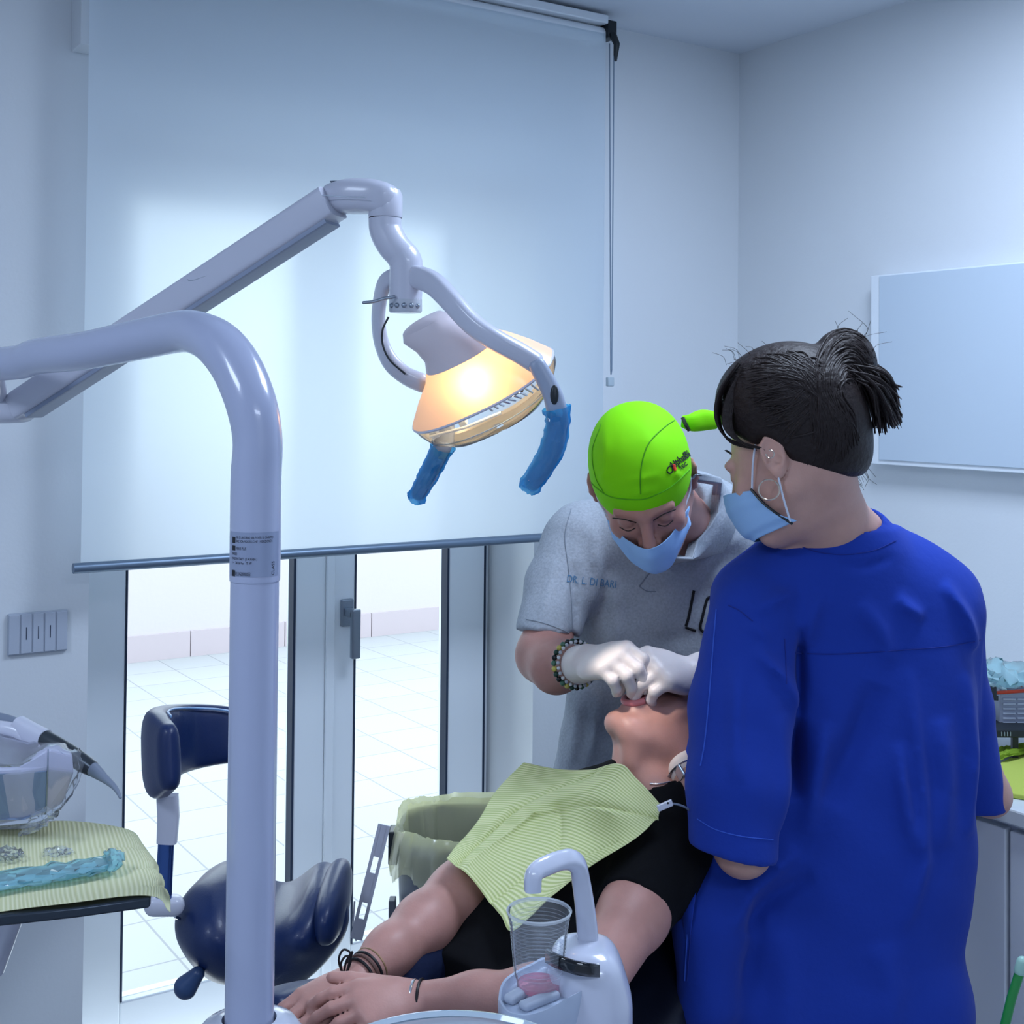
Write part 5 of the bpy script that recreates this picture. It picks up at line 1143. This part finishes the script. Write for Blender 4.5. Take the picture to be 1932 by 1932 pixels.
for k_ in range(1, len(c_in)-1): c_in[k_][1] = min(c_in[k_][1], (c_in[k_-1][1]+c_in[k_+1][1])/2+.006)
c_mid = [(a+b)/2+np.array([0, -.010, .005]) for a, b in zip(c_in, c_out)]
sheet('collar', [c_in, c_mid, c_out], M_polo, den, 12, 40, .0004, 2, solid=.003)
stand = [p+np.array([-.010, .030, -.004]) for p in c_in]; sheet('collar_stand', [stand, c_in], M_polo, den, 4, 40, .0003, 2, solid=.002)
M_pdark = mat('grey_melange_seam', (128, 138, 150), .9)
seam_px(BPo, [(1256, 1050), (1240, 1066), (1222, 1085), (1206, 1106)], 'placket_edge', M_pdark, den, .0012); seam_px(BPo, [(1206, 1106), (1220, 1115), (1238, 1116)], 'placket_edge', M_pdark, den, .001)
seam_px(BPo, [(1225, 1058), (1230, 1070), (1232, 1078)], 'placket_edge', M_pdark, den, .0012); seam_px(BPo, [(1078, 960), (1066, 1010), (1072, 1070), (1078, 1140), (1080, 1205)], 'armhole_seam', M_pdark, den, .0008)
hb_ = hit(BPo, 1210, 1061, .003, 2.45); MB().lathe(hb_, [(.0001, .0012), (.0042, .0012), (.0052, .0024), (.0060, .0015), (.0060, -.001)], 20, axis=(0, -1, 0.2)).build('button', mat('pearl_button', (215, 218, 222), .25), den)
text_px(BPo, 'DR. L. DI BARI', 20, 1068, 1098, 7, 'shirt_lettering', mat('teal_print', (70, 120, 160), .8), den, wpx=94)
M_print = mat('black_print', (12, 14, 20), .7)
def stroke(B, pts, wpx, name, m, parent, off=.0014, n=8):
    c = cr([np.array(p, float) for p in pts], n); rows = []
    for i, p in enumerate(c):
        t = nrm(c[min(i+1, len(c)-1)]-c[max(i-1, 0)]); nn = np.array([-t[1], t[0]]); a = hit(B, *(p-nn*wpx/2), off); b = hit(B, *(p+nn*wpx/2), off)
        if a is not None and b is not None: rows.append([a, b])
    if len(rows) > 1: MB().grid(rows).build(name, m, parent, solid=.0008)
stroke(BPo, [(1309, 1114), (1304, 1140), (1299, 1165), (1294, 1181)], 5, 'printed_letter', M_print, den); stroke(BPo, [(1293, 1183), (1303, 1187), (1313, 1190)], 5, 'printed_letter', M_print, den)
stroke(BPo, [(1372, 1126), (1350, 1125), (1336, 1128), (1331, 1140), (1325, 1165), (1321, 1183), (1327, 1192), (1345, 1197)], 5, 'printed_letter', M_print, den)
# cap
M_cap = mat('lime_cap_cloth', (128, 222, 16), .75, bump=.12, bscale=22, spec=.2)
hemp = Ld(0, .082, -.010); hemn = nrm(-Ud*1.0+Fd*-.22)
S = SDF(Cd-.15, Cd+.17, .0034)
S.ell(Ld(0, -.012, .026), np.array((.0835, .1035, .098))*1.06, (Xd, Fd, Ud), k=0, pw=2.15)
for t in (-.5, .25, .9): S.ridge([Ld(t*.075, .08, .03), Ld(t*.09, .03, .11), Ld(t*.06, -.07, .10)], .010, .0022)
for a, b, c, am in (((-.02, .085, .055), (.01, .09, .06), (.03, .08, .05), .003), ((-.03, .075, .075), (.01, .08, .08), (.035, .07, .075), .003), ((.05, .05, .05), (.06, .06, .06), (.07, .05, .04), .003), ((-.06, .05, .06), (-.055, .06, .08), (-.05, .06, .09), .003)): S.ridge([Ld(*a), Ld(*b), Ld(*c)], .006, am)
S.half(hemp, hemn, k=.001); S.ell(Ld(0, -.012, .020), np.array((.079, .099, .089))*1.04, (Xd, Fd, Ud), k=.0, op='s')
S.mesh('cap', M_cap, den, relax=2); BC = bvh(S)
seam_px(BC, [(1111, 905), (1128, 922), (1156, 938), (1209, 942), (1240, 932), (1270, 915), (1308, 878)], 'cap_band_seam', mat('lime_band_seam', (84, 170, 12), .8), den, .0011)
M_seam = mat('lime_seam', (70, 150, 10), .8)
seam_px(BC, [(1281, 788), (1255, 805), (1225, 835), (1212, 870), (1208, 905), (1209, 932)], 'cap_seam', M_seam, den, .0010); seam_px(BC, [(1135, 800), (1118, 850), (1124, 900), (1140, 930)], 'cap_seam', M_seam, den, .0008)
text_px(BC, 'AlphaBi', 19, 1268, 886, -38, 'cap_lettering', M_print, den, wpx=44, bold=.5); text_px(BC, 'TEC', 9, 1283, 887, -38, 'cap_lettering', M_print, den, wpx=18, bold=.3)
seam_px(BC, [(1268, 878), (1262, 880), (1258, 887), (1262, 893), (1268, 890), (1270, 880), (1274, 868)], 'cap_emblem', M_print, den, .0011); stroke(BC, [(1270, 876), (1272, 884), (1274, 888)], 5, 'cap_emblem', mat('red_print', (214, 60, 40), .6), den)
tk = PP([(1286, 795, 2.26), (1305, 797, 2.26), (1325, 793, 2.27), (1350, 793, 2.28)])
MB().tube(*crv(tk, [(.010, .006), (.016, .010), (.019, .011), (.016, .010)], 5), 20, up=(0, 0, 1), power=2.4).build('cap_tie', M_cap, den)
MB().tube(PP([(1288, 788, 2.255), (1294, 802, 2.25), (1300, 812, 2.255)]), .0035, 8).build('cap_tie_cord', M_dark, den)
# mask
M_mask = mat('blue_mask', (150, 190, 236), .8, bump=.08, bscale=60, spec=.2)
def mk(px, py, o=.007):
    h_ = hit(BD, px, py, o); return h_
mc = [[Ld(-.068, .048, -.034), Ld(-.036, .100, -.034), Ld(0, .130, -.030), Ld(.036, .100, -.034), Ld(.070, .042, -.034)],
      [Ld(-.066, .048, -.055), Ld(-.037, .102, -.058), Ld(0, .132, -.056), Ld(.037, .102, -.058), Ld(.067, .042, -.055)],
      [Ld(-.064, .048, -.082), Ld(-.035, .098, -.092), Ld(0, .120, -.096), Ld(.035, .098, -.092), Ld(.066, .042, -.082)],
      [Ld(-.050, .045, -.098), Ld(-.030, .080, -.122), Ld(0, .095, -.130), Ld(.030, .080, -.122), Ld(.052, .040, -.098)]]
mk_, _ = sheet('face_mask', mc, M_mask, den, 30, 40, .0006, 5, folds=((.3, 0, .3, 1, .02, .0018), (.55, 0, .55, 1, .02, .0018), (.8, 0, .8, 1, .02, .0018)), solid=.0012)
M_strap = mat('mask_strap', (205, 214, 232), .7)
MB().tube(cr([Ld(.064, .046, -.030), Ld(.078, .020, -.012), Ld(.080, -.004, .012)], 5), .0016, 8).build('mask_strap', M_strap, den); MB().tube(cr([Ld(.055, .042, -.095), Ld(.074, .010, -.060), Ld(.080, -.014, -.030)], 5), .0016, 8).build('mask_strap', M_strap, den)
MB().tube(cr([Ld(-.062, .052, -.030), Ld(-.078, .020, -.012), Ld(-.080, -.004, .012)], 5), .0016, 8).build('mask_strap', M_strap, den)
for s_ in (-1, 1):
    MB().tube(cr([Ld(s_*.018, .098, -.010), Ld(s_*.031, .099, -.014), Ld(s_*.044, .092, -.010)], 4), .0009, 6).build('eyelashes', M_hair, den)
    MB().tube(cr([Ld(s_*.014, .108, .012), Ld(s_*.032, .104, .019), Ld(s_*.050, .092, .013)], 4), [(.0010, .0034)]*9, 8).build('eyebrow', M_hair, den)
# dark trousers below (behind the chair)
S = SDF((.05, 2.42, .0), (.60, 2.86, .98), .012)
for s_ in (-1, 1): S.chain([P(1262, 1600, 2.64)+np.array([s_*.09, 0, 0]), P(1262, 1900, 2.66)+np.array([s_*.1, 0, 0]), np.array([.33+s_*.11, 2.68, .08])], [.12, .09, .06], k=.04)
S.mesh('trousers', mat('grey_trousers', (70, 80, 95), .85), den)
for s_ in (-1, 1): MB().tube([np.array([.33+s_*.11, 2.72, .05]), np.array([.33+s_*.11, 2.52, .04])], [(.05, .05), (.035, .045)], 16, round_end=True).build('shoe', M_white, den)

# ---------------------------------------------------------------- assistant
ast = thing('person', P(1570, 1500, 2.12)*np.array([1, 1, 0]), 'person in blue scrubs with dark hair in a high bun, seen from behind', 'person')
Fa = nrm(np.array([-.70, .57, -.43])); Xa = nrm(np.array([Fa[1], -Fa[0], 0])*-1.0); Ua = np.cross(Xa, Fa)
if Ua[2] < 0: Ua = -Ua
Ca = P(1493, 853, 2.02)
S = SDF(P(1570, 1250, 2.2)+np.array([-.34, -.32, -.42]), P(1570, 1250, 2.2)+np.array([.34, .42, .60]), .0036)
La = head(S, Ca, Xa, Fa, Ua, 1.06)
an = P(1580, 1030, 2.10)
S.cap(La(0, -.030, -.030), P(1562, 985, 2.07), .058, .060, k=.03); S.cap(P(1560, 985, 2.07), an, .060, .085, k=.03)
ash, ael, awr = P(1415, 1165, 2.04), P(1402, 1600, 1.935), P(1294, 1456, 2.12)
S.chain([an, ash, P(1405, 1400, 1.99), ael, P(1338, 1530, 2.05), awr], [.07, .048, .042, .040, .036, .027], k=.02)
bsh, bel = P(1760, 1160, 2.15), P(1866, 1500, 2.20)
S.chain([an, bsh, P(1815, 1340, 2.17), bel, P(1840, 1480, 2.32), P(1790, 1440, 2.46)], [.07, .048, .036, .034, .034, .028], k=.02)
hand(S, P(1790, 1440, 2.46), (-.3, .9, .2), (.3, .1, 1), (-.9, 0, .2), .95)
S.mesh('body', M_skin, ast, relax=2); SA_ = S; BA_ = bvh(S)
# inner ear shadow and lobe details come from the body; earrings
M_gold = mat('pale_gold', (220, 205, 190), .22, .9)
def ringtube(c, n_, r, w_, name, parent, m, t0=0, t1=2*PI):
    n_ = nrm(n_); a = nrm(np.cross(n_, [0.1, .2, 1.])); b = np.cross(n_, a); MB().tube([c+(a*math.cos(t)+b*math.sin(t))*r for t in np.linspace(t0, t1, 36)], w_, 8, cap=(t1-t0) < 6.2).build(name, m, parent)
ringtube(P(1451, 924, 1.935), (-.25, -.95, .1), .0155, .0013, 'hoop_earring', ast, M_gold); ringtube(P(1453, 857, 1.925), (-.3, -.9, .1), .006, .0010, 'hoop_earring', ast, M_gold, 0, 5)
# far-side glove and watch
G = SDF(P(1282, 1420, 2.18)+np.array([-.12, -.12, -.12]), P(1282, 1420, 2.18)+np.array([.12, .14, .12]), .003)
G.cap(awr, P(1288, 1436, 2.15), .031, .032, k=.01)
hand(G, P(1289, 1440, 2.15), nrm(P(1292, 1372, 2.20)-P(1289, 1440, 2.15)), (-.85, -.5, .1), (.3, -.6, .3), .95, curl=((35, 45, 30), (40, 50, 30), (45, 50, 30), (50, 50, 30)), fat=1.2, thumb_in=.5)
G.mesh('glove', M_glove, ast, relax=2)
wdir = nrm(awr-P(1338, 1530, 2.05)); band(P(1297, 1464, 2.12), wdir, .032, 30, .007, mat('steel_watch', (180, 190, 200), .2, .9), 'watch_strap', ast, tor=.0018)
MB().box(P(1283, 1458, 2.09), (.018, .006, .026), (np.cross(wdir, nrm(np.array([-.7, -.7, 0]))), nrm(np.array([-.7, -.7, 0])), wdir)).build('watch_case', bpy.data.materials['steel_watch'], ast, smooth=False, bevel=.002)
# scrub top
M_scr = mat('royal_blue_cotton', (30, 58, 154), .85, bump=.14, bscale=38, spec=.12, sheen=.05)
S = SDF(P(1570, 1480, 2.12)+np.array([-.36, -.25, -.58]), P(1570, 1480, 2.12)+np.array([.36, .27, .50]), .0052)
S.ell(P(1588, 1240, 2.13), (.205, .120, .20), None, k=0, pw=2.6); S.ell(P(1580, 1450, 2.13), (.212, .125, .24), None, k=.05, pw=2.5); S.ell(P(1552, 1750, 2.12), (.222, .145, .30), None, k=.06, pw=2.8); S.ell(P(1546, 1960, 2.12), (.226, .150, .16), None, k=.05, pw=3)
S.cap(P(1560, 1075, 2.10), P(1432, 1145, 2.07), .080, .078, k=.05); S.cap(P(1612, 1070, 2.12), P(1762, 1142, 2.15), .084, .080, k=.05)
S.cap(P(1578, 1040, 2.10), P(1582, 1100, 2.12), .088, .10, k=.05)
T_ = S.twin(); T_.chain([P(1420, 1165, 2.04), P(1398, 1330, 2.00), P(1388, 1480, 1.955), P(1382, 1650, 1.935)], [.071, .079, .073, .066], k=.016); T_.half(P(1386, 1606, 1.95), np.array([-.16, -.10, -.98]), k=.002); S.merge(T_, .016)
T_ = S.twin(); T_.chain([P(1765, 1165, 2.15), P(1800, 1330, 2.18), P(1852, 1550, 2.20)], [.072, .060, .046], k=.02); T_.half(P(1860, 1528, 2.20), np.array([0, 0, -1.]), k=.002); S.merge(T_, .02)
S.cap(P(1500, 1110, 2.10), P(1345, 1440, 2.14), .06, .05, k=.04)          # front of the body past the sleeve
S.cap(P(1352, 1500, 2.10), P(1342, 1650, 2.07), .045, .040, k=.05)
S.chain([P(1342, 1655, 2.045), P(1336, 1740, 1.985), P(1332, 1890, 1.975)], [.040, .044, .046], k=.05)
# end of the sleeves
def cut_ball(c, n_, r):
    pass
for pts, r0, am in ((((1679, 1238), (1690, 1350), (1702, 1465), (1700, 1579), (1680, 1640), (1660, 1700)), .012, .006), (((1626, 1268), (1595, 1350), (1565, 1412), (1535, 1480)), .022, -.009), (((1660, 1370), (1662, 1440), (1672, 1510), (1690, 1560)), .012, .007),
    (((1530, 1330), (1510, 1430), (1490, 1530)), .014, .006), (((1474, 1552), (1420, 1600), (1345, 1673)), .013, .007), (((1500, 1600), (1440, 1640), (1380, 1700)), .014, -.006), (((1740, 1330), (1750, 1450), (1735, 1560)), .018, .006), (((1800, 1250), (1812, 1400), (1800, 1550)), .014, .005),
    (((1620, 1720), (1640, 1800), (1625, 1880)), .024, .005), (((1440, 1700), (1455, 1800), (1440, 1900)), .025, .005), (((1660, 1112), (1690, 1135), (1712, 1152)), .010, .006), (((1590, 1120), (1630, 1170), (1650, 1230)), .014, .005), (((1520, 1100), (1500, 1150), (1490, 1200)), .014, .005),
    (((1390, 1190), (1440, 1235), (1480, 1300)), .011, .008), (((1360, 1210), (1350, 1300), (1345, 1400)), .012, .006), (((1430, 1300), (1440, 1400), (1430, 1500)), .016, .005), (((1486, 1160), (1489, 1260), (1484, 1340)), .007, -.010), (((1484, 1330), (1482, 1400), (1474, 1470)), .009, -.020), (((1390, 1130), (1440, 1105), (1480, 1100)), .010, .005), (((1376, 1148), (1400, 1160), (1420, 1180)), .008, .004), (((1760, 1090), (1800, 1150), (1830, 1220)), .010, .006), (((1545, 1045), (1600, 1055), (1660, 1040)), .006, -.003)):
    S.ridge([P(a, b, 2.1) for a, b in pts], r0, am*2.1, proj=1)
S.wob(.0016, 45, 9)
S.cap(P(1578, 950, 2.08), P(1580, 1002, 2.09), .072, .069, k=.006, op='s')
SS = S.copy()
S.mesh('scrub_top', M_scr, ast, relax=2); BS = bvh(S)
M_sseam = mat('blue_seam', (20, 42, 130), .9); M_slt = mat('blue_seam_light', (48, 86, 190), .9)
seam_px(BS, [(1480, 1205), (1482, 1240), (1484, 1290)], 'seam', M_sseam, ast, .0009)
seam_px(BS, [(1500, 1232), (1580, 1234), (1680, 1228), (1780, 1220), (1850, 1208)], 'seam', M_sseam, ast, .0008)
seam_px(BS, [(1506, 1030), (1550, 1043), (1600, 1046), (1650, 1038), (1690, 1020)], 'seam', M_sseam, ast, .0008)
seam_px(BS, [(1316, 1545), (1350, 1565), (1400, 1578), (1458, 1584)], 'sleeve_hem_seam', M_slt, ast, .0009)
seam_px(BS, [(1352, 1150), (1346, 1220), (1338, 1320), (1330, 1400), (1322, 1445)], 'sleeve_seam', M_slt, ast, .0012)
seam_px(BS, [(1374, 1142), (1395, 1152), (1420, 1172)], 'seam', M_sseam, ast, .0009)
seam_px(BS, [(1306, 1640), (1302, 1700), (1296, 1780), (1292, 1850)], 'pocket_seam', M_slt, ast, .0011); seam_px(BS, [(1312, 1640), (1309, 1700), (1302, 1780), (1297, 1850)], 'pocket_seam', M_sseam, ast, .0009)
pk = [[P(1287, 1632, 2.03), P(1296, 1640, 2.0), P(1316, 1648, 1.98)], [P(1285, 1660, 2.015), P(1292, 1666, 1.985), P(1314, 1674, 1.965)], [P(1284, 1720, 1.98), P(1290, 1725, 1.95), P(1306, 1730, 1.935)], [P(1284, 1800, 1.98), P(1288, 1805, 1.96), P(1298, 1810, 1.95)]]
sheet('pocket', pk, M_scr, ast, 16, 8, .0006, 3, solid=.0015)
# hair
M_hairA = mat('dark_brown_hair', (34, 26, 26), .52, bump=.35, bscale=90, bstretch=(1, 1, 1), spec=.28)
HC = La(0, -.018, .034); HRr = np.array((.088, .118, .102))*1.04; HA = (Xa, Fa, Ua)
S = SDF(P(1510, 790, 2.03)+np.array([-.20, -.17, -.17]), P(1510, 790, 2.03)+np.array([.20, .18, .21]), .004)
S.ell(HC, HRr, HA, k=0); S.ell(P(1556, 826, 2.05), (.074, .075, .080), None, k=.04)
S.ell(P(1550, 862, 2.012), (.070, .078, .046), None, k=.03); S.ell(P(1446, 752, 2.02), (.078, .08, .072), None, k=.04); S.ell(P(1500, 725, 2.02), (.07, .08, .060), None, k=.05)
S.half(P(1420, 842, 1.96), nrm(Fa*.75-Ua*.66), k=.012)
S.half(P(1510, 920, 2.0), nrm(np.array([-.36, 0, -.93])), k=.02)
S.ell(La(.086, -.002, -.012), (.030, .024, .036), HA, k=.010, op='s')
S.ell(P(1592, 690, 2.02), (.052, .050, .060), None, k=.012); S.cap(P(1585, 730, 2.03), P(1560, 770, 2.05), .040, .05, k=.03)
SH = S.copy()
S.mesh('hair', M_hairA, ast, relax=2); BH = bvh(S)
rh = np.random.RandomState(5)
K = P(1572, 738, 2.0)
lk = MB()
def lock(pts, r0, taper=True, n=7):
    q = cr(pts, 5); N = len(q); rr = [(max(.0003, r0*(math.sin(PI*(.12+.80*i/(N-1))) if taper else 1)),)*2 for i in range(N)]; lk.tube(q, rr, n)
def proj_lock(pix, r0, off=.0005):
    q = []
    for x, y in pix:
        h_ = hit(BH, x, y, off)
        if h_ is not None: q.append(h_)
    if len(q) >= 3: lock(q, r0)
cx0, cy0 = 1490, 770
for i in range(420):      # strands drawn back from the hairline to the bun
    t = rh.rand(); 
    if t < .6: a = math.radians(rh.uniform(62, 262)); st_ = (1478+ math.cos(a)*rh.uniform(105, 124), 772-math.sin(a)*rh.uniform(88, 112))
    else: a = math.radians(rh.uniform(262, 345)); st_ = (1525+math.cos(a)*rh.uniform(70, 105), 800-math.sin(a)*rh.uniform(70, 98))
    en = (1556+rh.normal()*14, 738+rh.normal()*22)
    mid1 = (st_[0]*.66+en[0]*.34+(8 if st_[1] > 770 else 0), st_[1]*.66+en[1]*.34-rh.uniform(0, 20)); mid2 = (st_[0]*.33+en[0]*.67, st_[1]*.33+en[1]*.67-rh.uniform(0, 12))
    proj_lock([st_, mid1, mid2, en], rh.uniform(.0010, .0022))
for i in range(90):       # bun
    a0 = rh.uniform(2.6, 3.9); sw = -rh.uniform(2.0, 3.2); rr_ = rh.uniform(12, 72); ccx, ccy = 1596+rh.normal()*5, 718+rh.normal()*8; pts = [(ccx+math.cos(a0+sw*k/4)*rr_*.80+k*2, ccy-math.sin(a0+sw*k/4)*rr_*1.35) for k in range(5)]; proj_lock(pts, rh.uniform(.0015, .0030))
for i in range(110):      # loose ends falling behind the bun
    u = rh.rand(); sx, sy = 1606+rh.normal()*12, 690+rh.normal()*18; ex, ey = 1645+u*58, 830-u*22-abs(rh.normal())*34
    d0 = 2.0+rh.normal()*.018; lock([P(sx, sy, d0), P(sx*.55+ex*.45+14, sy*.62+ey*.38-6, d0-.01), P(sx*.2+ex*.8+7, sy*.25+ey*.75, d0), P(ex, ey, d0+rh.normal()*.01)], rh.uniform(.0018, .0034))
for i in range(26):       # drape over the forehead side
    o = rh.uniform(-1, 1); lock([P(1400+o*8, 690+o*6, 1.99+.01*o), P(1362+o*4, 740+o*5, 1.985+.02*o), P(1354+o*4, 790+o*3, 1.985+.02*o), P(1375+o*3, 830+o*4, 1.985+.012*o), P(1425+o*3, 846+o*4, 1.965)], rh.uniform(.0012, .0024))
for i in range(40):
    o = rh.uniform(-1, 1); lock([P(1412+o*12, 700+o*8, 1.975), P(1378+o*8, 758+o*6, 1.97), P(1374+o*9, 806+o*5, 1.965), P(1398+o*8, 834+o*4, 1.955), P(1440+o*4, 847+o*3, 1.945)], rh.uniform(.0012, .0026))
for i in range(46):       # nape and crown fly-aways
    k = rh.randint(3)
    if k == 0: x, y = rh.uniform(1370, 1520), rh.uniform(660, 690); p = [P(x, y+10, 2.0), P(x-6, y-6, 2.0), P(x-22+rh.normal()*6, y-12+rh.normal()*6, 2.0)]
    elif k == 1: x, y = rh.uniform(1560, 1650), rh.uniform(630, 670); p = [P(x, y, 2.0), P(x+8, y-18, 2.0), P(x+rh.normal()*20+14, y-34+rh.normal()*8, 2.0)]
    else: x, y = rh.uniform(1600, 1640), rh.uniform(880, 910); p = [P(x-8, y-12, 2.02), P(x+2, y, 2.02), P(x+rh.uniform(-6, 16), y+rh.uniform(4, 18), 2.02)]
    lock(p, .00035, n=4)
for i in range(0):       # fine nape hair
    x = rh.uniform(1500, 1612); y = 902+rh.rand()*8-(14 if x < 1500 else 0); q = [hit(BA_, x, y-8, .002, 2.0), hit(BA_, x+2, y+6, .002, 2.0), hit(BA_, x+rh.normal()*5+4, y+14+rh.rand()*12, .001, 2.0)]; lock([p if p is not None else P(x, y, 2.0) for p in q], .0006, n=4)
lk.build('hair_strands', M_hairA, ast)
tie = thing  # keep name free
MB().tube([P(1560+26*math.cos(t), 742+20*math.sin(t), 2.0-.02*math.sin(t)) for t in np.linspace(0, 2*PI, 20)], .004, 8, cap=False).build('hair_tie', M_dark, ast)
# face: lashes, brow, mask
MB().tube(cr([P(1379, 886, 2.055), P(1386, 885, 2.05), P(1394, 876, 2.045)], 4), .0013, 6).build('eyelashes', M_hairA, ast)
MB().tube(cr([P(1370, 850, 2.06), P(1378, 855, 2.045), P(1390, 862, 2.03)], 4), [(.0012, .0030)]*9, 8).build('eyebrow', M_hairA, ast)
mo = .012
mc = [[La(-.066, .052, -.034+mo), La(-.040, .104, -.034+mo), La(0, .132, -.030+mo), La(.044, .100, -.036+mo), La(.071, .048, -.050+mo)],
      [La(-.072, .048, -.055+mo), La(-.042, .108, -.058+mo), La(0, .136, -.056+mo), La(.046, .104, -.058+mo), La(.074, .038, -.070+mo)],
      [La(-.066, .048, -.082+mo), La(-.040, .104, -.092+mo), La(0, .126, -.096+mo), La(.046, .098, -.092+mo), La(.074, .024, -.094+mo)],
      [La(-.052, .045, -.098+mo), La(-.034, .090, -.112+mo), La(0, .108, -.114+mo), La(.044, .084, -.114+mo), La(.068, .002, -.116+mo)]]
sheet('face_mask', mc, M_mask, ast, 30, 40, .0006, 7, folds=((.3, 0, .3, 1, .02, .002), (.55, 0, .55, 1, .02, .002), (.8, 0, .8, 1, .02, .002)), solid=.0012)
MB().tube(cr([La(.071, .048, -.038), La(.080, .026, -.006), La(.084, .008, .018)], 5), .0016, 8).build('mask_strap', M_strap, ast)
MB().tube(cr([La(.068, .012, -.104), La(.082, .000, -.066), La(.086, -.008, -.034)], 5), .0016, 8).build('mask_strap', M_strap, ast)
MB().tube(cr([La(.0725, .048, -.036), La(.0765, .034, -.066), La(.068, .010, -.106)], 5), .0022, 8).build('mask_edge', M_dark, ast)
# trousers and shoes below the frame
S = SDF((.30, 1.94, .0), (.74, 2.34, .96), .012)
for s_ in (-1, 1): S.chain([np.array([.53+s_*.10, 2.13, .88]), np.array([.53+s_*.10, 2.12, .48]), np.array([.53+s_*.10, 2.16, .07])], [.115, .085, .06], k=.04)
S.mesh('trousers', M_scr, ast)
for s_ in (-1, 1): MB().tube([np.array([.53+s_*.10, 2.10, .045]), np.array([.50+s_*.10, 2.30, .04])], [(.045, .045), (.035, .045)], 16, round_end=True).build('shoe', M_white, ast)
